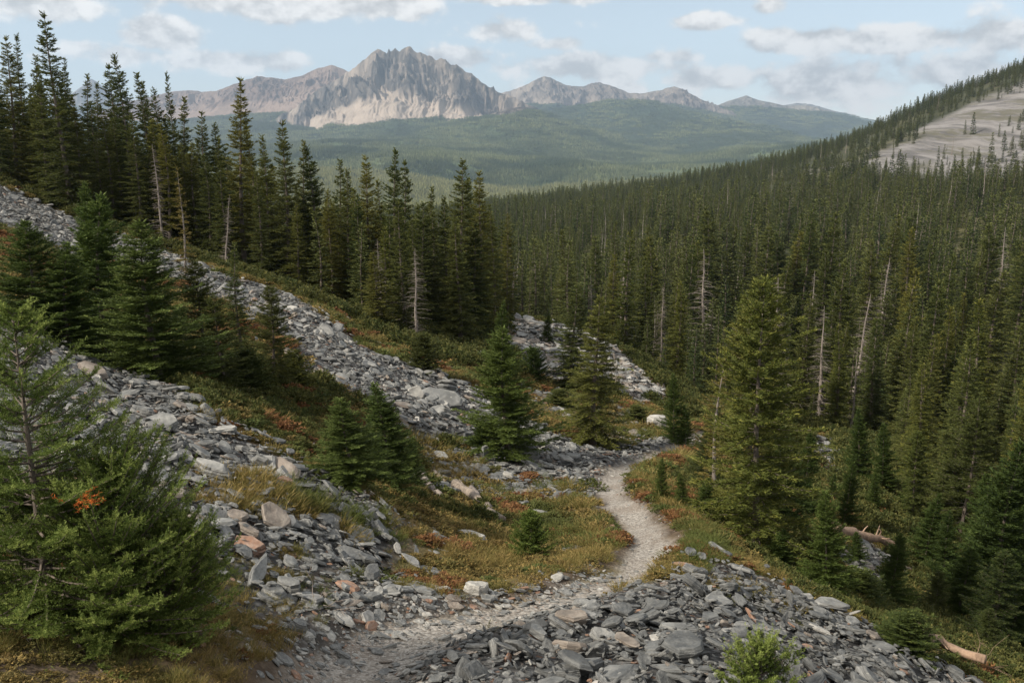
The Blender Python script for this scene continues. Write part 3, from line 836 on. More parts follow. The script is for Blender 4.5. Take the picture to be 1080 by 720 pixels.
def instancer(name, pts, rots, scls, pid, meshes, label=None, kind='stuff'):
    """one object that sows copies of a few source meshes over points"""
    src = bpy.data.collections.new(name + '_sources')
    for i, me in enumerate(meshes):
        o = bpy.data.objects.new('%s_source_%03d' % (name, i), me); src.objects.link(o)
    me = bpy.data.meshes.new(name)
    me.vertices.add(len(pts)); me.vertices.foreach_set('co', np.ascontiguousarray(pts, np.float32).ravel())
    a = me.attributes.new('turn', 'FLOAT_VECTOR', 'POINT'); a.data.foreach_set('vector', np.ascontiguousarray(rots, np.float32).ravel())
    scls = np.asarray(scls, float)
    if scls.ndim == 1: scls = np.repeat(scls[:, None], 3, 1)
    a = me.attributes.new('size', 'FLOAT_VECTOR', 'POINT'); a.data.foreach_set('vector', np.ascontiguousarray(scls, np.float32).ravel())
    a = me.attributes.new('pick', 'INT', 'POINT'); a.data.foreach_set('value', np.asarray(pid, np.int32))
    o = link(name, me); o['kind'] = kind
    if label: o['label'] = label
    ng = bpy.data.node_groups.new(name, 'GeometryNodeTree')
    ng.interface.new_socket('Geometry', in_out='INPUT', socket_type='NodeSocketGeometry')
    ng.interface.new_socket('Geometry', in_out='OUTPUT', socket_type='NodeSocketGeometry')
    gi, go = ng.nodes.new('NodeGroupInput'), ng.nodes.new('NodeGroupOutput')
    ci = ng.nodes.new('GeometryNodeCollectionInfo')
    ci.inputs['Collection'].default_value = src; ci.inputs['Separate Children'].default_value = True; ci.inputs['Reset Children'].default_value = True
    ip = ng.nodes.new('GeometryNodeInstanceOnPoints'); ip.inputs['Pick Instance'].default_value = True
    def attr(n, ty):
        q = ng.nodes.new('GeometryNodeInputNamedAttribute'); q.data_type = ty; q.inputs['Name'].default_value = n
        return q.outputs['Attribute']
    er = ng.nodes.new('FunctionNodeEulerToRotation')
    ng.links.new(attr('turn', 'FLOAT_VECTOR'), er.inputs[0])
    ng.links.new(gi.outputs[0], ip.inputs['Points']); ng.links.new(ci.outputs[0], ip.inputs['Instance'])
    ng.links.new(attr('pick', 'INT'), ip.inputs['Instance Index'])
    ng.links.new(er.outputs[0], ip.inputs['Rotation']); ng.links.new(attr('size', 'FLOAT_VECTOR'), ip.inputs['Scale'])
    ng.links.new(ip.outputs[0], go.inputs[0])
    md = o.modifiers.new('sow', 'NODES'); md.node_group = ng
    return o

def normals_at(x, y, e=.12):
    zx = (ground_z(x + e, y) - ground_z(x - e, y)) / (2 * e)
    zy = (ground_z(x, y + e) - ground_z(x, y - e)) / (2 * e)
    return unit(np.stack([-zx, -zy, np.ones_like(zx)], 1))
def frames(N, yaw):
    """rotation matrices with z along N and x turned by yaw"""
    X = np.stack([np.cos(yaw), np.sin(yaw), np.zeros_like(yaw)], 1)
    X = unit(X - N * np.sum(X * N, 1, keepdims=True)); Y = np.cross(N, X)
    return np.stack([X, Y, N], 2)

# ------------------------------------------------------------------ stones
def sow_zone(r, poly, n, lo, hi, alpha, tilt, lift, yaw0=-.55, yaws=1.0, edge=.3, on_trail=False):
    """stones over an outline on the ground; sizes follow a power law"""
    a, b = poly.min(0) - .6, poly.max(0) + .6
    out = []
    need = n
    while need > 0:
        p = r.uniform(a, b, (need * 3 + 200, 2))
        d = sdist(poly, p[:, 0], p[:, 1]) + fbm(p[:, 0] / 1.2, p[:, 1] / 1.2, 3, 44) * edge * 2
        p = p[d < r.exponential(edge, len(p)) * .6 - edge * .2]
        td = polyline_d(p[:, 0], p[:, 1], _tr, _trw)
        p = p[td > r.uniform(-.42 if on_trail else -.12, .1 if on_trail else .25, len(p))]
        if len(p) == 0: break
        out.append(p[:need]); need -= len(p[:need])
    p = np.concatenate(out); n = len(p)
    u = r.random(n)
    s = lo * (1 - u * (1 - (lo / hi) ** alpha)) ** (-1 / alpha)
    tdd = polyline_d(p[:, 0], p[:, 1], _tr, _trw).clip(0)
    s = np.minimum(s, (.16 if on_trail else .07) + .42 * tdd)
    lift = lift * np.clip(.15 + tdd / .9, 0, 1)
    N = unit(normals_at(p[:, 0], p[:, 1]) + r.normal(0, 1, (n, 3)) * np.where(r.random(n) < .25, tilt * 2.2, tilt)[:, None])
    R = frames(N, yaw0 + r.normal(0, yaws, n))
    z = ground_z(p[:, 0], p[:, 1]) + s * r.uniform(-.05, .12, n) + lift * r.random(n) ** 1.6
    return np.column_stack([p, z]), euler_from(R), s

def build_rocks():
    r = np.random.default_rng(7)
    P, E, S, K = [], [], [], []
    jobs = [('rubble', 7500, .045, .47, 1.55, .26, .13, 1.1), ('rib', 8500, .055, .52, 1.6, .20, .12, .8), ('band', 19000, .09, .85, 1.75, .24, .13, 1.0), ('mix', 1500, .08, .6, 1.4, .16, .02, .8), ('sparse', 900, .12, .9, 1.5, .16, .02, 1.0),
            ('mound', 3000, .18, 1.2, 1.7, .22, .15, 1.2), ('broken', 2300, .03, .34, 1.5, .14, .02, 1.5), ('lower', 500, .08, .7, 1.5, .2, .1, 1.2), ('edge', 420, .15, 1.0, 1.5, .2, .1, 1.2)]
    for (k, n, lo, hi, al, ti, li, ys) in jobs:
        p, e, s = sow_zone(r, ZONES[k], n, lo, hi, al, ti, li, yaws=ys, edge=.3 if k in ('rubble', 'rib', 'broken') else .7, on_trail=k == 'broken')
        P.append(p); E.append(e); S.append(s); K += [k] * len(p)
    # strewn stones in the heath and on the trail
    m = 17000
    v = np.exp(r.uniform(math.log(10.5), math.log(58), m)); yy = v - Y0; xx = v * r.uniform(-.62, .62, m)
    td = polyline_d(xx, yy, _tr, _trw); tm = talus_mask(xx, yy)
    ok = (td < .45) & (yy < 40) & (r.random(m) < np.clip(.35 + 2.2 * (td + .3), .3, 1))
    ok2 = (td > .3) & (tm < .5) & (yy < 42) & (fbm(xx / 2.2, yy / 2.2, 3, 99) > .0) & (r.random(m) < .5)
    for sel, lo, hi, al, nm in ((ok, .022, .19, 1.45, 'trail'), (ok2, .06, .6, 1.3, 'heath')):
        x, y = xx[sel], yy[sel]; n = len(x); u = r.random(n)
        s = lo * (1 - u * (1 - (lo / hi) ** al)) ** (-1 / al) * np.clip(y / 12, .8, 2)
        N = unit(normals_at(x, y) + r.normal(0, .12, (n, 3)))
        P.append(np.column_stack([x, y, ground_z(x, y) + s * .0])); E.append(euler_from(frames(N, r.uniform(-3, 3, n)))); S.append(s); K += [nm] * n
    P, E, S, K = np.concatenate(P), np.concatenate(E), np.concatenate(S), np.array(K)
    shape = r.integers(0, len(ROCK_DIMS), len(P))
    mats = r.choice(len(ROCK_MATS), len(P), p=ROCK_P)
    # the foot of the slope and the trail carry paler stones
    pal = np.isin(K, ['broken', 'trail', 'heath']); rr = r.random(len(P))
    mats = np.where(pal, np.where(rr < .28, 4, np.where(rr < .86, 0, np.where(rr < .96, 2, 3))), mats)
    mats = np.where((K == 'rubble') & (rr < .38), 1, mats)
    mats = np.where((K == 'band') & (rr < .04), 4, mats)
    mats = np.where((K == 'mound') & (rr < .45), np.where(rr < .25, 2, 4), mats)
    fpx, fpy = to_px(P[:, 0], P[:, 1], P[:, 2])
    app = S / np.maximum(P[:, 1], 1)
    infr = (fpx > 2) & (fpx < 1078) & (fpy > 2) & (fpy < 712) & (P[:, 1] > 4.5)
    blocked = np.zeros(len(P), bool)
    for (bx, by, rx, ry) in HIDERS:
        blocked |= ((fpx - bx) / rx) ** 2 + ((fpy - by) / ry) ** 2 < 1
    order = np.argsort(-np.where(infr & ~blocked, app, 0))
    pick, seen_n = [], 0
    for i in order[:1500]:
        if seen(P[i, 0], P[i, 1], P[i, 2] + S[i] * .15, .25 + S[i]):
            pick.append(i)
        if len(pick) >= N_ROCKS: break
    pick = np.array(pick)
    rest = np.ones(len(P), bool); rest[pick] = False
    where = {'rubble': ('in the rubble pile below the trail bend', 'slabs of the rubble pile below the trail'),
             'rib': ('in the rock rib above the big low fir', 'slabs of the rock rib on the left'),
             'sparse': ('in the heath between the firs at the upper trail', 'stones in the heath at the upper trail'),
             'mix': ('among grass below the long slate stripe', 'stones in the grass below the slate stripe'),
             'band': ('in the long slate stripe running down to the trail bend', 'slabs of the long slate stripe'),
             'mound': ('on the stony mound before the forest', 'stones on the mound before the forest'),
             'broken': ('lying flat where the trail starts', 'stones where the trail starts'),
             'lower': ('in the small scree patch under the reddish log', 'stones under the reddish log'),
             'edge': ('at the scree edge before the dark forest', 'stones at the forest edge'),
             'trail': ('loose on the trail', 'loose stones on the trail'), 'heath': ('half sunk in the brown heath beside the trail', 'stones sunk in the heath')}
    cname = {'slate': 'grey slate slab', 'dark': 'dark grey slate slab', 'brown': 'brownish slate slab', 'rust': 'rust orange slate slab', 'pale': 'pale grey stone'}
    for i in pick:
        o = link('slate_rock', ROCK_ME[(int(shape[i]), ROCK_MATS[mats[i]])])
        o.location = P[i]; o.rotation_euler = E[i]; o.scale = (S[i],) * 3
        w, g = where[K[i]]
        tag(o, cname[ROCK_MATS[mats[i]]] + ' ' + w, 'rock', g, 'thing')
    keys = [(k, m) for m in range(len(ROCK_MATS)) for k in range(len(ROCK_DIMS))]
    idx = {kk: j for j, kk in enumerate(keys)}
    pid = np.array([idx[(a, b)] for a, b in zip(shape[rest], mats[rest])])
    instancer('scree_rubble', P[rest], E[rest], S[rest], pid, [ROCK_ME[(k, ROCK_MATS[m])] for k, m in keys], 'loose grey slate rubble covering the slope and trail edges')
    # grit between the stones
    n = 5200
    v = np.exp(r.uniform(math.log(10.2), math.log(26), n)); yy = v - Y0; xx = v * r.uniform(-.6, .6, n)
    td = polyline_d(xx, yy, _tr, _trw); sel = (td < .5) | (talus_mask(xx, yy) > .3)
    x, y = xx[sel], yy[sel]; n = len(x)
    s = r.uniform(.012, .045, n)
    N = unit(normals_at(x, y) + r.normal(0, .3, (n, 3)))
    mk = np.where(r.random(n) < .2, 4, r.integers(0, 4, n))
    instancer('gravel', np.column_stack([x, y, ground_z(x, y) + s * .12]), euler_from(frames(N, r.uniform(-3, 3, n))), s, [idx[(int(a), int(b))] for a, b in zip(r.integers(0, len(ROCK_DIMS), n), mk)],
              [ROCK_ME[(k, ROCK_MATS[m])] for k, m in keys], 'small gravel strewn over the footpath and between the slabs')
N_ROCKS = 270
HIDERS = [(110, 600, 150, 190), (40, 440, 70, 130), (185, 330, 60, 90), (60, 300, 110, 80), (400, 470, 50, 60), (530, 430, 40, 60), (625, 410, 40, 80), (800, 480, 70, 110), (870, 570, 30, 60), (790, 705, 70, 30), (950, 620, 40, 60)]
build_rocks()

# single stones that stand out
def hero_rock(px, py, lpx, seed, dims, mat, label, yaw=0, tilt=(0, 0), up=.0, name='slate_rock'):
    h = hit_px(px, py); s = lpx * h.y / F_PX * 1.02
    o = link(name, rock_mesh(seed, dims, mat, name, 2))
    n = nat(h.x, h.y) + Vector((tilt[0], tilt[1], 0)); n.normalize()
    R = frames(np.array([n]), np.array([yaw]))[0]
    o.rotation_euler = Matrix(R.tolist()).to_euler()
    o.location = h + n * (s * (dims[2] * .25 + up)); o.scale = (s, s, s)
    tag(o, label, 'rock', None, 'thing'); return o
hero_rock(262, 582, 50, 901, (1, .55, .30), 'rust', 'orange rust slab just right of the big low fir', -.5, (-.25, -.35), .05)
hero_rock(300, 503, 62, 902, (1, .46, .17), 'brown', 'large tilted brown slab with a rusty face standing behind the grass tufts', -.75, (-.5, -.5), .12)
hero_rock(97, 398, 46, 903, (1, .45, .22), 'brown', 'long reddish brown slab on top of the rock rib below the young firs', -.3, (-.1, -.35), .1)
hero_rock(465, 424, 52, 904, (1, .62, .12), 'slate', 'broad grey slab, the biggest in the long slate stripe', -.4, (-.2, -.5), .06)
hero_rock(503, 627, 34, 905, (1, .62, .42), 'pale', 'pale angular stone at the inner edge of the trail bend', .1, (0, -.2), .08)
hero_rock(498, 570, 44, 906, (1, .38, .22), 'pale', 'long pale stone lying in the heath above the tall grass', -.55, (-.1, -.3), .05)
hero_rock(225, 502, 66, 907, (1, .40, .22), 'slate', 'long grey slab at the edge of the rock rib left of the grass tufts', -.35, (-.1, -.45), .1)
hero_rock(172, 452, 44, 908, (1, .6, .25), 'slate', 'thick grey block near the lower end of the upper rock rib', -.1, (0, -.4), .12)
hero_rock(572, 606, 24, 909, (1, .26, .12), 'slate', 'narrow blue grey splinter lying on the dark trail bank', -.9, (0, -.3), .04)
hero_rock(313, 664, 24, 910, (1, .8, .55), 'slate', 'rounded grey stone beside the rusty grass at the path edge', .2, (0, -.2), .1)
hero_rock(305, 626, 38, 911, (1, .62, .45), 'slate', 'chunky grey stone under the hanging roots', -.5, (-.2, -.2), .12)
hero_rock(342, 664, 16, 912, (1, .7, .3), 'pale', 'small whitish stone lying alone on the path edge', .1, (0, -.2), .05)
hero_rock(790, 657, 40, 913, (1, .28, .10), 'rust', 'pointed reddish plank of slate jutting over the right rubble', -.85, (.3, -.3), .18)
hero_rock(678, 649, 30, 914, (1, .34, .2), 'rust', 'flat rusty slab at the upper right edge of the rubble pile', -.25, (0, -.4), .08)
hero_rock(562, 668, 40, 915, (1, .5, .32), 'dark', 'thick dark slab lying crosswise in the middle of the rubble pile', .35, (0, -.5), .16)
hero_rock(578, 685, 28, 916, (1, .62, .3), 'dark', 'oval dark slab leaning on its neighbours below the crosswise slab', -.8, (.1, -.9), .16)
hero_rock(636, 676, 38, 917, (1, .66, .26), 'slate', 'broad smooth grey slab in the right part of the rubble pile', -.45, (.1, -.6), .14)
hero_rock(548, 662, 20, 918, (1, .6, .3), 'brown', 'pinkish tan stone on the rubble pile left of the crosswise slab', -.15, (0, -.5), .16)
hero_rock(661, 679, 11, 919, (1, .8, .6), 'rust', 'small orange stone in the right part of the rubble pile', 0, (0, -.2), .35)
hero_rock(614, 642, 26, 920, (1, .8, .42), 'slate', 'rounded grey boulder at the top of the rubble pile by the trail', 0, (0, -.4), .1)
hero_rock(692, 453, 24, 921, (1, .72, .62), 'pale', 'pale boulder in front of the small fir at the upper trail', -.4, (0, -.2), .22, 'boulder')
hero_rock(503, 382, 16, 922, (1, .8, .7), 'pale', 'lone pale boulder at the foot of the tall firs', 0, (0, 0), .3, 'boulder')
hero_rock(860, 624, 22, 923, (1, .6, .4), 'slate', 'grey boulder beside the young fir on the lower right slope', -.4, (0, -.2), .2, 'boulder')
hero_rock(755, 583, 26, 924, (1, .38, .3), 'slate', 'dark edged slab at the crest of the right slope below the firs', -.5, (0, -.3), .12)
hero_rock(370, 590, 46, 925, (1, .62, .3), 'slate', 'large layered ledge block overhanging the eroded bank', -.45, (-.1, -.35), .02)

# ------------------------------------------------------------------ trees
TP = {}
def protos():
    for i in range(3):
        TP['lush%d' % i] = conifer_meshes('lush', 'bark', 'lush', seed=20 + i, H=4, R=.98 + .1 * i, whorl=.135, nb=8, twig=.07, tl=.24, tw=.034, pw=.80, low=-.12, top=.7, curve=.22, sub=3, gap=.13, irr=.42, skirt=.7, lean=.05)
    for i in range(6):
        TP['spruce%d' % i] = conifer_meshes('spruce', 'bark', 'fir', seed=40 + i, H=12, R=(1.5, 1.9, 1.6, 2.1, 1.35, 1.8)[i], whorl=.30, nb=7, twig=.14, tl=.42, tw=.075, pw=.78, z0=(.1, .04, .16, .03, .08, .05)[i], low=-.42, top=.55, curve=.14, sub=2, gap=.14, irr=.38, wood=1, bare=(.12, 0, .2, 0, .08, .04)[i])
    for i in range(2):
        TP['open%d' % i] = conifer_meshes('open', 'bark', 'fir', seed=60 + i, H=6, R=1.45 + .15 * i, whorl=.21, nb=7, twig=.085, tl=.28, tw=.040, pw=.62, low=-.38, top=.5, curve=.25, sub=3, gap=.20, irr=.42, wood=1, tones=(.2, 1))
    for i in range(2):
        TP['thin%d' % i] = conifer_meshes('thin', 'snag', 'ochre', seed=70 + i, H=5, R=.62, whorl=.24, nb=5, twig=.1, tl=.24, tw=.04, pw=.6, low=-.3, top=.5, curve=.15, sub=2, gap=.3, irr=.5, wood=1)
    for i in range(3):
        TP['shrubfir%d' % i] = conifer_meshes('shrubfir', 'bark', ('lush', 'fir', 'fresh')[i], seed=80 + i, H=1.5, R=.62, whorl=.085, nb=8, twig=.055, tl=.17, tw=.026, pw=.5, z0=.01, low=.05, top=.9, curve=.35, sub=3, gap=.06, irr=.3)
protos()
SNAG = [snag_meshes(90 + i, 9, 150, 1.15) for i in range(3)]
N_TREES = [0]
def place_tree(key, x, y, H, label, group=None, wide=1.0, rot=None, tint=None, name='fir_tree', cat='tree', sink=.0, lean=(0, 0), z=None):
    crown, trunk, H0 = TP[key]
    e = link(name, None)
    z = zat(x, y) if z is None else z
    e.location = (x, y, z - sink)
    s = H / H0
    e.scale = (s * wide, s * wide, s)
    e.rotation_euler = (lean[0], lean[1], random.random() * 6.28 if rot is None else rot)
    e.empty_display_size = .2
    tag(e, label, cat, group)
    c = link('crown', crown, e); t = link('trunk', trunk, e)
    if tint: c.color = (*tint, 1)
    N_TREES[0] += 1
    return e

def at_px(px, Y, py=None):
    """ground spot at distance Y in the photo column px"""
    x = px_az_el(px, 400 if py is None else py)[0] * Y
    return x, Y
def tree_px(key, px, top, Y, label, group=None, **k):
    """a tree whose top reaches a photo pixel"""
    a, e = px_az_el(px, top)
    x, y = a * Y, Y
    z = zat(x, y)
    # its column on the ground, so that the trunk stands upright in the world
    return place_tree(key, x, y, max(.4, e * Y - z), label, group, z=z, **k)
def tree_base(key, px, base, top, label, group=None, **k):
    h = hit_px(px, base)
    e = px_az_el(px, top)[1]
    return place_tree(key, h.x, h.y, e * h.y - h.z, label, group, z=h.z, **k)

# --- trees that stand alone on the slope
G1 = 'young firs behind the rock rib'
tree_px('lush0', 150, 236, 16.5, 'dense bright green young fir standing right above the rock rib', wide=1.75, rot=.4)
tree_px('lush1', 96, 205, 18.5, 'tall young fir left of the dense bright one above the rib', wide=1.35, tint=(.95, .98, .92))
tree_px('lush2', 22, 232, 17.0, 'dark young fir at the left picture edge above the rock rib', wide=1.6, tint=(.8, .85, .8))
tree_px('lush0', 62, 258, 16.8, 'shorter dark young fir between its two tall neighbours on the left', wide=1.6, tint=(.9, .94, .88))
tree_px('open0', 205, 272, 19.5, 'loose dull green fir right behind the dense bright young fir', wide=1.2, tint=(.85, .85, .8))
tree_px('spruce0', 246, 256, 22, 'slim fir with a bare lower trunk beside the slate stripe', wide=1.1)
tree_px('open1', 283, 300, 21, 'short bushy fir at the lower end of the left fir group', wide=1.15, tint=(.8, .82, .8))
tree_px('open0', 228, 310, 19, 'low loose fir in the middle of the left fir group', wide=1.3, tint=(.8, .85, .8))
tree_px('thin0', 187, 176, 40, 'thin yellowish fir with a pale trunk before the dark forest edge', wide=.9)
tree_px('lush1', 92, 192, 27, 'pointed light green fir top rising before the left forest', wide=.8)
tree_base('lush0', 408, 519, 404, 'bright young fir, the right one of the pair on the heath', wide=1.45, rot=2)
tree_base('lush2', 370, 512, 420, 'bright young fir, the left and fuller one of the pair on the heath', wide=1.7, rot=1)
tree_base('lush1', 436, 517, 462, 'smallest fir tucked against the right of the pair on the heath', wide=1.25, rot=3)
tree_base('lush1', 533, 483, 347, 'broad dark fir standing in the middle of the slate stripe', wide=1.45, tint=(.95, .97, .92), rot=3.3)
tree_base('lush0', 528, 395, 318, 'narrow fir right behind the broad one in the slate stripe', wide=.85, tint=(.8, .83, .75))
tree_base('spruce3', 627, 474, 312, 'tall shaggy fir left of the trail bend', wide=1.5, tint=(1.1, 1.08, .9), rot=.6)
tree_base('spruce1', 604, 414, 300, 'wide dark fir just behind the shaggy one by the trail', wide=1.6, tint=(.85, .88, .8), rot=1.9)
tree_base('lush2', 710, 466, 394, 'small slender fir at the upper end of the trail', wide=.75, tint=(.75, .8, .75))
tree_base('lush0', 722, 470, 428, 'knee high fir beside the slender one at the upper trail', wide=1.1, tint=(.75, .8, .75))
tree_base('lush1', 577, 361, 332, 'little fir on the stony mound before the forest', wide=1.1, tint=(.85, .85, .7))
tree_px('open1', 812, 292, 14.0, 'tall open fir with a yellow top right of the trail', wide=1.0, tint=(1.35, 1.28, 1.0), rot=.2)
tree_px('open0', 797, 312, 15.2, 'second yellowish fir grown into the tall one right of the trail', wide=1.05, tint=(1.3, 1.22, 1.0), rot=2.0)
tree_px('thin1', 760, 378, 18, 'thin ochre fir left of the tall open pair', wide=1.2)
tree_px('open1', 747, 440, 18.5, 'dull green fir at the left foot of the tall open pair', wide=1.0, tint=(.8, .82, .8))
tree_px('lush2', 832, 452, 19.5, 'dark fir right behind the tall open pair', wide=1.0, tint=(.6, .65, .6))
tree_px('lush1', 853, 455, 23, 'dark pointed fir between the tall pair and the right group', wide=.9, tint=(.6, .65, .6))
tree_base('lush0', 697, 529, 484, 'small light fir at the right edge of the trail, the lowest of its row', wide=1.0)
tree_base('lush1', 718, 535, 500, 'small fir second in the row above the trail', wide=1.2)
tree_base('lush2', 742, 548, 503, 'small spreading fir last in the row above the trail', wide=1.3)
tree_base('lush2', 762, 556, 520, 'low dark fir at the foot of the tall open pair', wide=1.4, tint=(.75, .8, .75))
tree_base('lush2', 868, 628, 518, 'bright young fir alone on the lower right slope', wide=.95, tint=(.9, .95, .9), rot=.9)
tree_px('lush1', 947, 560, 15.5, 'young fir at the lower right with its top before the dark forest', wide=1.05, tint=(.8, .85, .8))
tree_base('lush0', 820, 604, 556, 'bushy young fir on the crest under the tall open pair', wide=1.7, tint=(.8, .85, .8))
G2 = 'firs behind the fallen reddish log'
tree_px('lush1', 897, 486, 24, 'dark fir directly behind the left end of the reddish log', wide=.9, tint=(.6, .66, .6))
tree_px('lush0', 910, 432, 31, 'pointed fir, the left of the three behind the reddish log', wide=.95, tint=(.62, .68, .6))
tree_px('lush2', 935, 446, 30, 'pointed fir, the middle of the three behind the reddish log', wide=.85, tint=(.62, .68, .6))
tree_px('open1', 971, 455, 27, 'lighter loose fir, the right of the three behind the reddish log', wide=1.0, tint=(.9, .95, .8))
tree_px('open0', 1032, 416, 26, 'tall loose dark fir near the right picture edge', wide=1.0, tint=(.7, .75, .7))
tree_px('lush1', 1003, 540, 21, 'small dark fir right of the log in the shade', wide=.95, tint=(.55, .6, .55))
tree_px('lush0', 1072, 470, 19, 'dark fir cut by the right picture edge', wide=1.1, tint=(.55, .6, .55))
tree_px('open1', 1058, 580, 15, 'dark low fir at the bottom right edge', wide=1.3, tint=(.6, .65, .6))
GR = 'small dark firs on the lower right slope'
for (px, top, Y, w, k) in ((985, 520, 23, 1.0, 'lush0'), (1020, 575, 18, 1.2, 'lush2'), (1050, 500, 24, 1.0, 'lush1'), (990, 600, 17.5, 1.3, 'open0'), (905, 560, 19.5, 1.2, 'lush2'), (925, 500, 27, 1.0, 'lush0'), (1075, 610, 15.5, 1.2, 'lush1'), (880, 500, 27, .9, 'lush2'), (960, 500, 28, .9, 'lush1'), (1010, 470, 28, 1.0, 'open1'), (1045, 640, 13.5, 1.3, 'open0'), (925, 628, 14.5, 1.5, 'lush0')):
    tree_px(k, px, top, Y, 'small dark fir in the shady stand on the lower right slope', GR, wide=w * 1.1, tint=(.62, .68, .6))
# low firs and shrubs
def bush(key, px, base, H, label, wide=1.0, **k):
    h = hit_px(px, base); return place_tree(key, h.x, h.y, H * h.y / F_PX, label, z=h.z, wide=wide, name='low_fir_bush', cat='bush', **k)
bush('shrubfir0', 508, 478, 34, 'low dark fir bush at the left foot of the broad fir in the slate', 1.3, tint=(.7, .75, .7))
bush('shrubfir0', 563, 402, 36, 'round dark fir bush on the heath below the stony mound', 1.3, tint=(.65, .7, .65))
bush('shrubfir1', 671, 449, 22, 'flat dark bush beside the upper trail', 2.2)
bush('shrubfir1', 446, 392, 40, 'dark bush below the left forest edge', 1.5, tint=(.8, .8, .8))
bush('shrubfir2', 560, 590, 56, 'small bright green fir bush on the heath inside the trail bend', 1.15)
bush('shrubfir1', 590, 430, 20, 'low olive bush in the heath above the trail', 2.4)
bush('shrubfir1', 905, 640, 44, 'dark bush by the crest of the lower right slope', 1.9, tint=(.8, .9, .8))
bush('shrubfir1', 955, 690, 50, 'dark bush behind the lowest log at the bottom right', 2.0, tint=(.75, .85, .75))
bush('shrubfir1', 310, 410, 40, 'olive bush at the edge of the left fir group', 1.6, tint=(1.2, 1.1, .9))
bush('shrubfir1', 262, 412, 44, 'dull bush under the loose firs of the left group', 1.7)
bush('shrubfir1', 850, 600, 40, 'dull bush left of the bright young fir on the lower slope', 1.6)

# --- the forest wall: first the tops that make the skyline, left to right
GL = 'firs of the left forest wall'
sky = [(-14, 50, 60, 0), (2, 37, 62, 1), (15, 36, 66, 4), (33, 58, 70, 0), (50, 12, 57, 1), (64, 60, 66, 2), (38, 70, 60, 3), (88, 78, 72, 0), (100, 87, 70, 4), (117, 67, 64, 1), (124, 57, 62, 3),
       (147, 77, 64, 0), (155, 85, 68, 2), (163, 93, 60, 5), (177, 77, 70, 4), (191, 102, 66, 0), (213, 117, 70, 2), (227, 130, 66, 5), (247, 81, 56, 2), (262, 130, 64, 0), (277, 142, 62, 5), (295, 126, 56, 1), (316, 148, 62, 0),
       (327, 154, 58, 3), (355, 168, 60, 0), (366, 178, 56, 5), (388, 163, 55, 1), (400, 190, 60, 4), (415, 157, 54, 3), (425, 168, 57, 1), (452, 197, 60, 0), (468, 207, 58, 5), (486, 168, 50, 3), (496, 187, 56, 0), (504, 179, 52, 1), (520, 215, 62, 2), (536, 225, 70, 5),
       (76, 100, 58, 5), (108, 110, 58, 3), (138, 120, 57, 5), (200, 150, 58, 3), (345, 200, 54, 5), (377, 205, 52, 3), (440, 215, 52, 5), (395, 266, 43, 3), (480, 240, 47, 5), (312, 215, 52, 3), (232, 170, 55, 3), (270, 180, 53, 5), (435, 225, 46, 1)]
notable = {(50, 12): 'tallest fir of the left forest wall with a dark ragged spire', (247, 81): 'lone tall fir with a bare trunk standing above the left forest wall', (124, 57): 'broad dark fir in the left forest wall next to the tallest',
           (295, 126): 'dark pointed fir at the thinning right end of the left forest wall', (486, 168): 'tall dark twin spire fir above the slate stripe, left of the two', (504, 179): 'tall dark twin spire fir above the slate stripe, right of the two',
           (395, 266): 'full skirted fir at the foot of the forest wall beside the slate stripe', (415, 157): 'dense pair top fir left of the two dark spires', (177, 77): 'very thin dark spire in the left forest wall'}
for (px, top, Y, k) in sky:
    lab = notable.get((px, top))
    tree_px('spruce%d' % k, px, top, Y, lab or 'dark fir in the left forest wall above the slate stripe', None if lab else GL,
            wide={(50, 12): 1.0, (177, 77): .6, (395, 266): 1.7, (247, 81): 1.05}.get((px, top), random.uniform(.85, 1.15)), tint=(1.0, 1.0, .95) if random.random() < .7 else (1.35, 1.2, .95))

# snags
GS = 'grey dead firs in the valley forest'
def snag(i, px, top, Y, label, group=None, leanx=0, thick=1):
    a, e = px_az_el(px, top); x = a * Y; z = zat(x, Y)
    o = link('dead_tree', None); s = (e * Y - z) / SNAG[i][2]
    o.location = (x, Y, z); o.scale = (s * thick, s * thick, s); o.rotation_euler = (0, leanx, random.random() * 6 if not leanx else 0)
    tag(o, label, 'dead tree', group)
    link('trunk', SNAG[i][0], o); link('crown', SNAG[i][1], o)
snag(0, 872, 322, 58, 'grey dead fir, the left of the bare pair in the dark forest', thick=1.25)
snag(1, 906, 310, 56, 'grey leaning dead fir, the right of the bare pair in the dark forest', leanx=.10, thick=1.2)
snag(2, 746, 262, 74, 'tall pale dead fir at the forest edge above the upper trail', thick=1.3)
snag(0, 823, 292, 50, 'dead fir with bare needles right behind the tall yellow topped fir', thick=1.3)
snag(1, 932, 272, 82, 'pale dead spar standing high in the dark forest', leanx=.06)
snag(2, 437, 262, 43, 'white branched dead fir beside the slate stripe', thick=1.3)
snag(1, 400, 252, 46, 'bare grey pole left of the white branched dead fir')
snag(0, 424, 258, 45, 'short broken dead fir between the bare pole and the white one')
snag(2, 625, 290, 70, 'dead fir rising behind the shaggy fir by the trail')
snag(0, 657, 262, 95, 'dead spar in the middle of the valley forest')
snag(1, 700, 300, 70, 'reddish dead fir at the edge of the dark fir group above the trail')
snag(2, 163, 152, 56, 'bent grey snag in the shade of the left forest wall')
snag(1, 232, 205, 50, 'pale leaning snag before the left forest wall', leanx=.12)
snag(0, 860, 285, 90, 'bare spar behind the pair of dead firs')
snag(2, 1062, 240, 110, 'distant pale spar near the right edge of the forest')

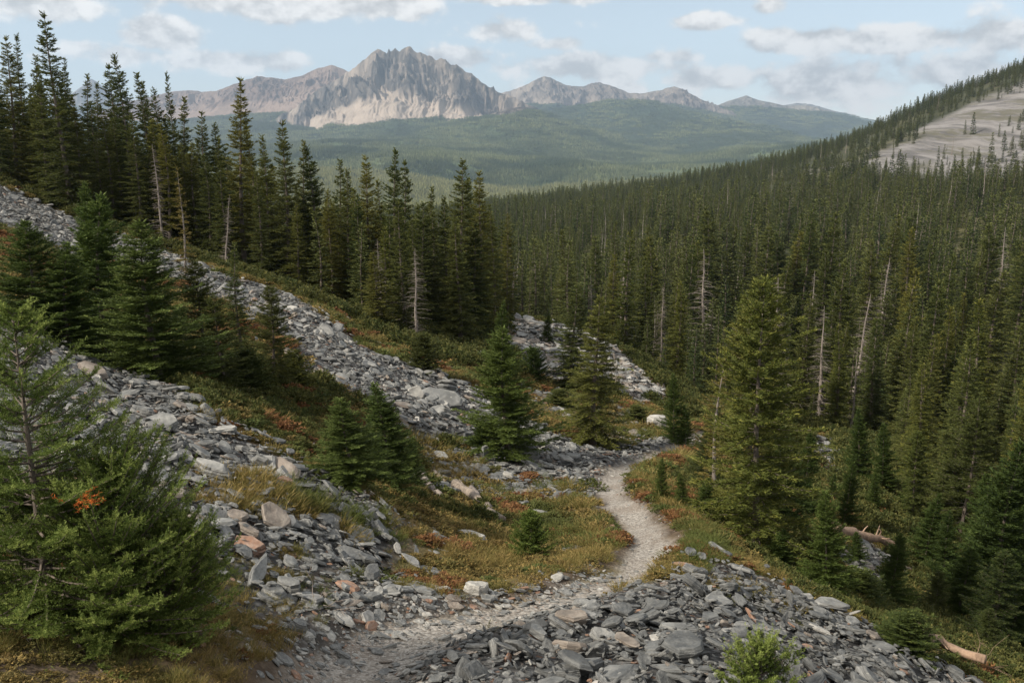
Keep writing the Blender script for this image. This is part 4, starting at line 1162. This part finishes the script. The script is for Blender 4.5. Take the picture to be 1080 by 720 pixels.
# --- forest fill
CLEAR = [px_pt(*c)[:2] for c in [(-80,200,58),(0,197,58),(70,229,57),(130,252,55),(200,275,52),(250,292,50),(300,308,47),(345,326,44),(400,362,42),(450,380,40),(500,395,39),(528,380,44),(534,345,63),(570,340,66),(610,345,66),(655,370,62),(690,400,52),(705,440,44),
                                   (740,445,46),(795,460,44),(845,452,46),(885,468,41),(915,505,33),(945,545,28),(985,590,23),(1040,640,18.5),(1150,680,15)]]
CLEAR = np.array(CLEAR + [(14, 3), (6, -6), (-14, -6), (-50, 20)])
SKYLINE = [(-200, 60), (0, 70), (50, 70), (90, 100), (150, 112), (200, 135), (250, 150), (300, 160), (350, 190), (400, 195), (450, 212), (500, 205), (540, 222), (600, 226), (700, 216), (1400, 200)]
def forest_points():
    r = np.random.default_rng(5)
    out = []
    for (y0, y1, sp) in ((24, 75, 2.7), (75, 210, 4.6), (210, 520, 5.8), (520, 1250, 6.8)):
        xm = .74 * y1 + 8
        gx, gy = np.meshgrid(np.arange(-xm, xm, sp), np.arange(y0, y1, sp))
        p = np.stack([gx.ravel(), gy.ravel()], 1) + r.uniform(-.5, .5, (gx.size, 2)) * sp
        p = p[np.abs(p[:, 0]) < .70 * p[:, 1] + 8]
        out.append(p)
    p = np.concatenate(out)
    d = sdist(CLEAR, p[:, 0], p[:, 1])
    den = fbm(p[:, 0] / 38, p[:, 1] / 38, 3, 61)
    ok = (d > r.uniform(.4, 3.0, len(p))) & (den > r.uniform(-1.3, -.45, len(p)))
    ok &= ~((p[:, 0] < -6) & (p[:, 1] < 56) & (p[:, 0] < -.25 * p[:, 1]))
    f = p[:, 1] > 380
    sd = np.full(len(p), 99.0); sd[f] = sdist(Z_SCREE, p[f, 0], p[f, 1]) + fbm(p[f, 0] / 40, p[f, 1] / 40, 4, 72) * 40
    cl = fbm(p[:, 0] / 45, p[:, 1] / 45, 4, 66)
    ok &= (sd > 0) | ((cl > .24) & (r.random(len(p)) < .6)) 
    # above the scree the ridge is only thinly wooded
    up = f & (sd < 90) & (sd > 0)
    ok &= ~up | (cl + r.normal(0, .25, len(p)) > -.15)
    p = p[ok]
    z = ground_z(p[:, 0], p[:, 1])
    H = np.clip(r.normal(9.6, 3.6, len(p)) * (1 + .25 * fbm(p[:, 0] / 25, p[:, 1] / 25, 3, 68)), 3.5, 17) * np.interp(p[:, 1], [60, 110, 260, 500], [.95, .98, 1.0, .92])
    H = np.where(p[:, 1] > 500, H * .92, H)
    H = np.where((p[:, 0] > 2) & (p[:, 1] < 90), H * np.interp(p[:, 1], [30, 50, 85], [.42, .62, .9]), H)
    px, top = to_px(p[:, 0], p[:, 1], z + H)
    cap = np.interp(px, [s[0] for s in SKYLINE], [s[1] for s in SKYLINE]) + r.uniform(2, 45, len(p))
    Hc = (px_az_el(0, cap)[1] * p[:, 1] - z)
    H = np.where((p[:, 1] < 230) & (px < 720), np.minimum(H, Hc), H)
    ok = (H > 2.2)
    return np.column_stack([p, z])[ok], H[ok]
FP, FH = forest_points()
print('forest', len(FP))
def build_forest():
    r = np.random.default_rng(15)
    d = FP[:, 1]
    px, py = to_px(FP[:, 0], d, FP[:, 2] + FH * .5)
    infr = (px > -15) & (px < 1095) & (py > -40)
    order = np.argsort(-np.where(infr, FH / d, 0))
    pick = []
    n = 296 - N_TREES[0]
    for i in order[:2500]:
        if seen(FP[i, 0], FP[i, 1], FP[i, 2] + FH[i] * .92, 1.5): pick.append(i)
        if len(pick) >= n: break
    pick = np.array(pick)
    for i in pick:
        left = FP[i, 0] < .02 * d[i]
        g = GL if left else 'firs of the dark valley forest'
        lab = 'dark fir in the left forest wall above the slate stripe' if left else 'dark fir at the near edge of the valley forest right of the stripe'
        q = r.random()
        tint = (1.0, 1.0, .95) if q < .6 else ((1.45, 1.3, 1.0) if q < .85 else (.8, .85, .8))
        place_tree('spruce%d' % r.integers(6), FP[i, 0], FP[i, 1], FH[i], lab, g, wide=r.uniform(.9, 1.4), tint=tint, z=FP[i, 2] - .05)
    rest = np.ones(len(FP), bool); rest[pick] = False
    P, H = FP[rest], FH[rest]
    mids, fars = [], []
    def merged(name, lv, tk, bark):
        V, F, T = lv.arrays(); tv, tf = tk
        return mesh_np(name, np.concatenate([V, tv]), [F, tf + len(V)], [M['farfir'], M[bark]], False, np.concatenate([np.zeros(len(F)), np.ones(len(tf))]), {'tone': np.concatenate([T, np.zeros(len(tv)) + .5])})
    for i in range(6):
        lv, tk = conifer(200 + i, 10, (1.15, 1.35, 1.0, 1.5, 1.2, 1.3)[i], None, whorl=.36, nb=6, twig=.20, tl=.62, tw=.115, pw=.8, z0=.06, low=-.4, top=.5, curve=.12, sub=0, gap=.12, irr=.36)
        mids.append(merged('forest_fir', lv, tk, 'bark'))
    for i in range(6):
        lv, tk = conifer(220 + i, 10, (1.25, 1.4, 1.1, 1.55, 1.2, 1.35)[i], None, whorl=.52, nb=6, twig=.42, tl=.85, tw=.24, pw=.8, z0=.06, low=-.45, top=.4, curve=.1, sub=0, gap=.06, irr=.3, third=True)
        fars.append(merged('forest_fir', lv, tk, 'bark'))
    dead = [mesh_np('forest_snag', s[0], [s[1]], [M['snag']], True) for s in (conifer(240 + i, 10, .55, None, whorl=.5, nb=3, twig=.4, tl=.01, tw=.005, gap=.1, wood=1, low=-.5, top=.1, curve=-.1)[1] for i in range(2))]
    allm = mids + fars + dead
    D = P[:, 1]
    pid = np.where(D < 420, r.integers(0, 6, len(P)), 6 + r.integers(0, 6, len(P)))
    pid = np.where(r.random(len(P)) < np.where(D < 500, .045, .02), 12 + r.integers(0, 2, len(P)), pid)
    rot = np.stack([r.normal(0, .02, len(P)), r.normal(0, .02, len(P)), r.random(len(P)) * 6.28], 1)
    w = r.uniform(.8, 1.5, len(P))
    instancer('forest', P - np.array([0, 0, .1]), rot, np.stack([w * H / 10, w * H / 10, H / 10], 1), pid, allm, 'dense dark conifer forest filling the valley and right hillside')
build_forest()

# woods of the far valley side and mountain feet, patch by patch
def sunlit_copy(me):
    c = me.copy(); c.materials[0] = M['sunlitfir']; return c  # same patch in lighter needles, standing in for sunlit woods
def build_far_woods():
    r = np.random.default_rng(25)
    pats = []
    for q in range(4):
        V, F3, T = [], [], []
        n = 46
        for i in range(n):
            x, y = r.uniform(-36, 36, 2); h = r.uniform(8, 17); rad = h * r.uniform(.14, .21); tn = r.random()
            th = np.linspace(0, 6.283, 5, endpoint=False) + r.random() * 6
            for (zb, zt, rr) in ((0.0, .62, 1.0), (.32, 1.0, .68)):
                o = len(V)
                for a in th: V.append((x + math.cos(a) * rad * rr * r.uniform(.7, 1.2), y + math.sin(a) * rad * rr * r.uniform(.7, 1.2), h * zb))
                V.append((x, y, h * zt)); T += [tn] * 6
                for k in range(5): F3.append((o + k, o + (k + 1) % 5, o + 5))
        pats.append(mesh_np('wood_patch', np.array(V), [np.array(F3)], [M['distfir']], False, attrs={'tone': np.array(T)}))
    n = 15000
    v = np.exp(r.uniform(math.log(1150), math.log(6600), n * 2)); x = v * r.uniform(-.66, .66, n * 2)
    p = np.stack([x, v], 1)
    keep = r.random(len(p)) < np.clip((v / 5200) ** 1.0, .05, 1)
    p = p[keep]
    open_ = fbm(p[:, 0] / 420, p[:, 1] / 900, 4, 77)
    p = p[open_ > r.uniform(-.9, .0, len(p)) * 1.0 - .12]
    e = 30.0
    z = ground_z(p[:, 0], p[:, 1])
    N = normals_at(p[:, 0], p[:, 1], 35)
    P = [np.column_stack([p, z - 1])]; NN = [N]
    for (V, F, wd) in FAR:
        vis = wd > .5
        i = np.where(vis)[0]
        if len(i) == 0: continue
        i = r.choice(i, min(len(i), 2600), replace=False)
        P.append(V[i] + np.column_stack([r.uniform(-20, 20, (len(i), 2)), np.zeros(len(i)) - 4])); NN.append(np.tile([0, 0, 1.0], (len(i), 1)))
    P, NN = np.concatenate(P), np.concatenate(NN)
    NN = unit(NN * np.array([1, 1, 1.0]))
    E = euler_from(frames(NN, r.uniform(-3, 3, len(P))))
    print('patches', len(P))
    instancer('far_woods', P, E, r.uniform(.85, 1.15, len(P)), np.where((P[:, 1] < 3200) & (fbm(P[:, 0] / 300, P[:, 1] / 300, 3, 78) > -.35), 4, 0) + r.integers(0, 4, len(P)), pats + [sunlit_copy(p) for p in pats], 'pale green conifer woods on the far valley side below the mountain, nearer ones painted sunlit')
M['sunlitfir'] = foliage_mat('painted_sunlit_needles', (.13, .145, .05), (.17, .17, .06), (.19, .19, .08), .15)  # sunlight on the nearer valley woods, painted into the needle colour
M['distfir'] = foliage_mat('distant_needles', (.066, .094, .038), (.135, .155, .068), (.15, .165, .075), .1, (.0021, .42, .60, (.045, .068, .034)))
build_far_woods()

# ------------------------------------------------------------------ the two big low firs at the lower left
def near_fir(seed, H, R, mat, lean, azc, name, spread, whorl, z0=.02, pw=.6, top=.9, low=-.05, nb=7, tlen=.15, gap=.1):
    """close-up fir: every twig carries single needles"""
    r = np.random.default_rng(seed); lv = Leaves(r); wd = []
    z = z0 * H
    ax = lambda q: np.array([lean[0] * (q / H) ** 1.3, lean[1] * (q / H) ** 1.3, q])
    while z < H * .98:
        f = z / H
        for b in range(max(3, int(nb * (1 - .35 * f)))):
            az = r.random() * 6.283
            if r.random() < gap: continue
            k = 1 + spread * math.cos(az - azc)
            L = max(.07, R * (1 - f) ** pw * r.uniform(.72, 1.12) * k)
            pitch = low + (top - low) * f ** 1.2 + r.normal(0, .12); c = r.uniform(.12, .34)
            h = np.array([math.cos(az), math.sin(az), 0]); sd = np.array([-h[1], h[0], 0]); up = np.array([0, 0, 1.0])
            P0 = ax(z)
            pos = lambda t: P0 + h * (L * t * math.cos(pitch))[:, None] + up * (L * (t * math.sin(pitch) + c * t * t))[:, None]
            t = np.linspace(0, .97, 6); wd.append(tube(pos(t), .0075 * (.4 + L) * (1 - .85 * t) + .0012, 4))
            nt = max(3, int(L / .046)); t = (np.arange(nt) + r.random(nt)) / nt * .84 + .14
            Ps = pos(t); tg = unit(h * math.cos(pitch) + up * (math.sin(pitch) + 2 * c * t)[:, None])
            TW = [(pos(np.array([.9])), unit(h * math.cos(pitch) + up * (math.sin(pitch) + 2 * c))[None], np.array([.11]), np.array([.9]))]
            for s_ in (-1, 1, 0):
                D = unit(tg * r.uniform(.5, .85, (nt, 1)) + sd * s_ * .75 + up * (r.uniform(-.15, .28, (nt, 1)) if s_ else r.uniform(.2, .7, (nt, 1))))
                TW.append((Ps, D, tlen * (1.15 - .5 * t) * r.uniform(.55, 1.15, nt) * min(1, .45 + L), np.clip(t * .6 + r.random(nt) * .4, 0, 1)))
            for (p, D, l, tn) in TW:
                m = 30; n = len(p)
                fq = (np.arange(m) + .3) / m
                base = (p[:, None] + D[:, None] * (l[:, None] * fq)[..., None]).reshape(-1, 3)
                DD = np.repeat(D, m, 0); ph = r.random(n * m) * 6.283
                a = unit(np.cross(DD, up + 1e-3)); b2 = np.cross(a, DD)
                rad = a * np.cos(ph)[:, None] + b2 * (np.sin(ph) * .8 + .35)[:, None]
                nl = r.uniform(.011, .020, n * m)
                for flip in (1,):
                    lv.add(base, DD * .55 + rad * flip * (np.array([1, 1, 1]) if flip == 1 else np.array([1, 1, .3])), nl, .0052, np.clip(np.repeat(tn, m) + r.normal(0, .12, n * m), 0, 1), roll=2)
        z += whorl * r.uniform(.7, 1.3) * (1 - .3 * f)
    zz = np.linspace(-.1, H * .97, 12)
    wd.append(tube([ax(max(q, 0)) if q > 0 else np.array([0, 0, q]) for q in zz], (.016 * H * (1 - .93 * zz / H)).clip(.003), 8))
    tv, tf = join(wd)
    return lv.mesh(name + '_crown', M[mat]), mesh_np(name + '_trunk', tv, [tf], [M['bark']], True)

def put_near_fir(px, base, H, label, name, cat, **k):
    h = hit_px(px, base)
    cr, tk = near_fir(H=H, name=name, **k)
    e = link(name, None); e.location = (h.x, h.y, h.z - .03); tag(e, label, cat)
    link('crown', cr, e); link('trunk', tk, e)
    return e
fx = hit_px(20, 640)
yA = 5.4
e_top = px_az_el(12, 322)[1] * yA
xA = px_az_el(12, 322)[0] * yA; zA = zat(xA, yA)
cr, tk = near_fir(301, e_top - zA, 1.05, 'fresh', (0, 0), 0, 'fir_tree', .1, .062, pw=.8, top=.5, low=-.15, nb=6, gap=.14)
e = link('fir_tree', None); e.location = (xA, yA, zA); tag(e, 'light green fir with a thin leader at the left picture edge, the nearest tree', 'tree'); link('crown', cr, e); link('trunk', tk, e)
put_near_fir(112, 668, 1.18, 'big dense low fir spreading over the lower left corner', 'low_fir_bush', 'bush', seed=302, R=.80, mat='fresh', lean=(.12, .05), azc=.15, spread=.14, whorl=.046, pw=.42, top=1.05, low=.12, nb=9, gap=.05)
put_near_fir(175, 672, .80, 'lower right lobe fir growing against the big low fir', 'low_fir_bush', 'bush', seed=303, R=.50, mat='fresh', lean=(.10, -.02), azc=0, spread=.12, whorl=.045, pw=.40, top=1.05, low=.15, nb=9, gap=.05)
put_near_fir(30, 640, .95, 'dark low fir under the leader tree at the left edge', 'low_fir_bush', 'bush', seed=304, R=.62, mat='fresh', lean=(-.05, 0), azc=3, spread=.1, whorl=.06, pw=.5, top=.9, low=-.1, nb=8, gap=.1)
put_near_fir(800, 740, .42, 'low green bush at the bottom edge right of the rubble', 'low_fir_bush', 'bush', seed=305, R=.36, mat='fresh', lean=(0, 0), azc=0, spread=.1, whorl=.04, pw=.4, top=1.1, low=.3, nb=9, tlen=.12, gap=.08)

# ------------------------------------------------------------------ logs and dead twigs
def log(pts_px, rad, mat, label, name='fallen_log', lift=.7, stubs=0, seed=0, brk=True):
    r = np.random.default_rng(seed)
    P = np.array([hit_px(*p)[:] for p in pts_px])
    d = np.concatenate([[0], np.cumsum(np.linalg.norm(np.diff(P, axis=0), axis=1))])
    q = np.linspace(0, d[-1], 12)
    pts = np.stack([np.interp(q, d, P[:, j]) for j in range(3)], 1)
    zl = np.polyfit(q, pts[:, 2], 2); pts[:, 2] = np.polyval(zl, q)
    pts[:, 2] = np.maximum(pts[:, 2], [zat(a, b) - rad * .3 for a, b in pts[:, :2]]) + rad * lift + .05
    pts += r.normal(0, rad * .18, pts.shape)
    R = rad * np.linspace(1, .55, 12) * r.uniform(.88, 1.12, 12)
    V, F = tube(pts, R, 10)
    V = V + r.normal(0, rad * .07, V.shape)
    o = link(name, mesh_np(name, *[V, [F, np.arange(10)[None, ::-1], (np.arange(10) + len(V) - 10)[None]]], [M[mat]], True))
    tag(o, label, 'log')
    for i in range(stubs):
        k = r.integers(2, 10); dv = unit(r.normal(0, 1, 3) + np.array([0, 0, .9])); L = rad * r.uniform(2, 5)
        t = np.linspace(0, 1, 4)
        v, f = tube(pts[k] + dv * (L * t)[:, None] + r.normal(0, .02, (4, 3)) * t[:, None], rad * .22 * (1 - .7 * t), 5)
        link('branch_stub', mesh_np('branch_stub', v, [f], [M[mat]], True), o)
    return o
log([(480, 517), (496, 526), (510, 538), (528, 555)], .11, 'log', 'weathered crooked log lying in the heath above the bright bush', seed=1, stubs=2)
log([(497, 520), (506, 528), (516, 534)], .07, 'snag', 'thin pale broken branch beside the crooked log', seed=11)
log([(443, 508), (452, 520), (464, 530)], .12, 'snag', 'pale split log end right of the pair of young firs', seed=2)
log([(458, 501), (464, 507), (470, 511)], .055, 'log', 'short dark log piece above the split log end', seed=12)
log([(876, 568), (905, 576), (930, 583), (950, 588)], .15, 'redlog', 'reddish fallen trunk with broken branches on the lower right slope', lift=2.0, seed=3, stubs=5)
log([(955, 684), (985, 697), (1010, 705), (1036, 714)], .10, 'redlog', 'peeling reddish log at the bottom right corner', lift=2.2, seed=4, stubs=2)
log([(985, 643), (1010, 644), (1030, 646), (1055, 646)], .11, 'snag', 'grey broken trunk lying before the dark firs at the lower right', seed=5, stubs=5)
log([(1020, 640), (1035, 644), (1052, 650)], .08, 'snag', 'second grey broken trunk crossing the first at the lower right', seed=6, stubs=3)
log([(888, 584), (900, 590), (908, 594)], .06, 'log', 'short log piece below the reddish fallen trunk', seed=7, stubs=1)
log([(330, 475), (345, 465), (352, 460)], .015, 'twig', 'thin bare stick leaning over the rock rib behind the tilted brown slab', name='stick', seed=8, lift=3)
log([(133, 428), (136, 420), (139, 412)], .014, 'twig', 'short pale stick standing between slabs of the rock rib', name='stick', seed=9, lift=4)
def twigs(px, py, n, L, mat, label, name, up=.5, seed=0, spread=1.0):
    r = np.random.default_rng(seed); h = np.array(hit_px(px, py)[:]); parts = []
    for i in range(n):
        d = unit(np.array([r.normal(.2, spread), r.normal(-.2, spread), abs(r.normal(up, .3))])); l = L * r.uniform(.4, 1.1); t = np.linspace(0, 1, 6)
        pts = h + r.normal(0, .06, 3) + d * (l * t)[:, None] + np.cumsum(r.normal(0, .018, (6, 3)), 0)
        parts.append(tube(pts, .0045 * (1 - .75 * t), 4))
        for q in range(4):
            k = r.integers(1, 5); d2 = unit(d + r.normal(0, .7, 3)); t2 = np.linspace(0, 1, 4)
            parts.append(tube(pts[k] + d2 * (l * .35 * t2)[:, None], .0025 * (1 - .6 * t2), 3))
    v, f = join(parts); o = link(name, mesh_np(name, v, [f], [M[mat]], True)); tag(o, label, 'dead twigs'); return o
twigs(12, 662, 9, .5, 'twig', 'bare pale dead branches at the left edge under the firs', 'dead_branches', .35, 1)
twigs(340, 640, 7, .35, 'twig', 'hanging bare roots on the eroded bank above the path', 'bare_roots', .1, 2)
twigs(1030, 704, 8, .7, 'redlog', 'reddish dead twigs sticking up at the bottom right', 'dead_branches', .7, 3)

# ------------------------------------------------------------------ grass and heath
def build_grass():
    r = np.random.default_rng(31)
    hm = [clump(400 + i, 'heath', 90, .5, .34, .16, .055, 'heath_clump', 1.0, .7) for i in range(4)] + [clump(440 + i, ('russet', 'bilberry')[i // 2], 90, .5, .40, .16, .06, 'heath_clump', 1.0, .7) for i in range(4)]
    gm = [tuft(410 + i, 'grass', 70, .30, .52, .020, 'grass_tuft') for i in range(4)]
    def sample(n, lo, hi):
        v = np.exp(r.uniform(math.log(lo + Y0), math.log(hi + Y0), n)); yy = v - Y0; xx = v * r.uniform(-.66, .66, n)
        td = polyline_d(xx, yy, _tr, _trw); tm = talus_mask(xx, yy)
        return xx, yy, td, tm
    x, y, td, tm = sample(64000, 3.6, 62)
    cl = sdist(CLEAR, x, y)
    den = fbm(x / 1.7, y / 1.7, 4, 81)
    keep = (td > .16) & (tm < r.uniform(-.1, .5, len(x))) & (cl < 3) & ((sdist(Z_BANK, x, y) > 0) | (r.random(len(x)) < .25)) & (den > r.uniform(-.75, .25, len(x)))
    x, y = x[keep], y[keep]
    s = r.uniform(.16, .46, len(x)) * np.clip(y / 11, .55, 2.6)
    E = np.stack([r.normal(0, .15, len(x)), r.normal(0, .15, len(x)), r.random(len(x)) * 6.28], 1)
    S3 = np.stack([s, s, s * r.uniform(.3, .7, len(x))], 1)
    instancer('heath', np.column_stack([x, y, ground_z(x, y) - .02]), E, S3, np.where(fbm(x / .9, y / .9, 3, 95) > r.uniform(.18, .5, len(x)), 4 + r.integers(0, 2, len(x)), np.where(fbm(x / 1.1, y / 1.1, 3, 97) > r.uniform(.12, .5, len(x)), 6 + r.integers(0, 2, len(x)), r.integers(0, 4, len(x)))), hm, 'low brown and olive heath covering the slope between the stones')
    x, y, td, tm = sample(46000, 4.0, 48)
    den = fbm(x / 1.3, y / 1.3, 4, 84)
    edge = np.exp(-((td - .35) / .35) ** 2)
    keep = (td > np.where(y > 10.5, .32, .12)) & (tm < r.uniform(.1, .7, len(x))) & (sdist(CLEAR, x, y) < 0) & (den + edge * .35 > r.uniform(-.1, .5, len(x)))
    x, y = x[keep], y[keep]
    # tufts among the slabs
    def patch(px, py, n, rad):
        h = hit_px(px, py); return h.x + r.normal(0, rad, n), h.y + r.normal(0, rad, n)
    ex = [patch(*q) for q in ((265, 512, 60, .22), (290, 525, 70, .28), (330, 535, 60, .3), (240, 530, 40, .16), (350, 545, 30, .2), (500, 590, 90, .35), (530, 595, 80, .3), (620, 590, 90, .35), (650, 575, 60, .3), (440, 686, 26, .09), (280, 680, 120, .35), (270, 640, 80, .3), (290, 610, 40, .2), (250, 700, 90, .3), (310, 585, 18, .08), (420, 560, 50, .3), (780, 625, 60, .35), (830, 600, 60, .5), (740, 555, 60, .5), (690, 515, 60, .5))]
    nbase = len(x)
    x = np.concatenate([x] + [a for a, b in ex]); y = np.concatenate([y] + [b for a, b in ex])
    s = r.uniform(.16, .34, len(x)) * np.clip(y / 11, .6, 2.3)
    s[nbase:] *= np.where(np.arange(len(x) - nbase) < 260, 1.35, .8)
    ok = polyline_d(x, y, _tr, _trw) > np.where(np.arange(len(x)) < nbase, -9, .16)
    x, y, s = x[ok], y[ok], s[ok]
    E = np.stack([r.normal(0, .18, len(x)), r.normal(0, .18, len(x)), r.random(len(x)) * 6.28], 1)
    instancer('grass', np.column_stack([x, y, ground_z(x, y)]), E, s, r.integers(0, 4, len(x)), gm, 'dry golden and olive grass tufts on the heath and along the trail')
    # undergrowth below the trees
    um = [clump(430 + i, 'shrub', 120, .6, .5, .2, .06, 'undergrowth_clump', 1.0, .6) for i in range(3)]
    x, y, td, tm = sample(26000, 10, 90)
    cl = sdist(CLEAR, x, y); den = fbm(x / 3.5, y / 3.5, 3, 88)
    low = (x > 3.5) & (td > 1.2) & (y > 9) & ((y < 24) | (y > 42) | (x > .30 * y))
    gul = (x < 0) & (y > 13) & (y < 24) & (tm < .2)
    keep = (tm < .2) & (td > .8) & (den > -.45) & (((cl > -1.5) & (den > -.5)) | (low & (den > r.uniform(-.5, .5, len(x)))) | (gul & (den > r.uniform(-.6, .3, len(x)))))
    x, y = x[keep], y[keep]
    s = r.uniform(.3, .8, len(x)) * np.clip(y / 22, .6, 1.7)
    E = np.stack([r.normal(0, .15, len(x)), r.normal(0, .15, len(x)), r.random(len(x)) * 6.28], 1)
    instancer('undergrowth', np.column_stack([x, y, ground_z(x, y) - .03]), E, s, r.integers(0, 3, len(x)), um, 'olive undergrowth below the firs and along the lower slope')
build_grass()
rd = Leaves(np.random.default_rng(3)); hp = np.array(hit_px(255, 700)[:])
def rusty(px, py, dist, n, rad, label):
    r = np.random.default_rng(px); lv = Leaves(r)
    a, e_ = px_az_el(px, py); c = np.array([a * dist, dist, e_ * dist])
    D = unit(np.stack([r.normal(.8, .5, n), r.normal(0, .6, n), r.normal(.15, .35, n)], 1))
    P = c + r.normal(0, rad, (n, 3)) * np.array([1, .7, .45])
    for k in range(14):
        lv.add(P + D * (.09 * k / 14), D * .7 + r.normal(0, .55, (n, 3)), .022, .004, roll=2)
    o = link('dead_spray', lv.mesh('dead_spray', M['rusty'])); tag(o, label, 'dead twigs')
rusty(84, 528, 4.72, 16, .035, 'orange dead needle spray caught on the big low fir')

# ------------------------------------------------------------------ air
def build_haze():
    zmin, zmax = -260.0, 1250.0
    for o in C.objects:
        if o.type == 'MESH' and o.get('kind') == 'structure':
            zz = np.empty(len(o.data.vertices) * 3, np.float32); o.data.vertices.foreach_get('co', zz)
            zmin = min(zmin, float(zz[2::3].min()) - 1)
    bm = bmesh.new(); bmesh.ops.create_cube(bm, size=1)
    for v in bm.verts: v.co = Vector((v.co.x * 33000, v.co.y * 14800 + 7300, zmin - 1 + (v.co.z + .5) * (zmax - zmin + 1)))
    me = bpy.data.meshes.new('haze'); bm.to_mesh(me); bm.free()
    m = bpy.data.materials.new('haze_air'); m.use_nodes = True; t = NT(m.node_tree); t.n.clear()
    pv = t.add('ShaderNodeVolumePrincipled', {'Color': (.58, .76, 1.0), 'Density': HAZE, 'Anisotropy': .2})
    out = t.add('ShaderNodeOutputMaterial'); t.l.new(pv.outputs[0], out.inputs['Volume'])
    me.materials.append(m)
    o = link('haze', me); o['kind'] = 'stuff'; o['label'] = 'thin bluish haze in the valley air'
HAZE = 6.4e-5
build_haze()
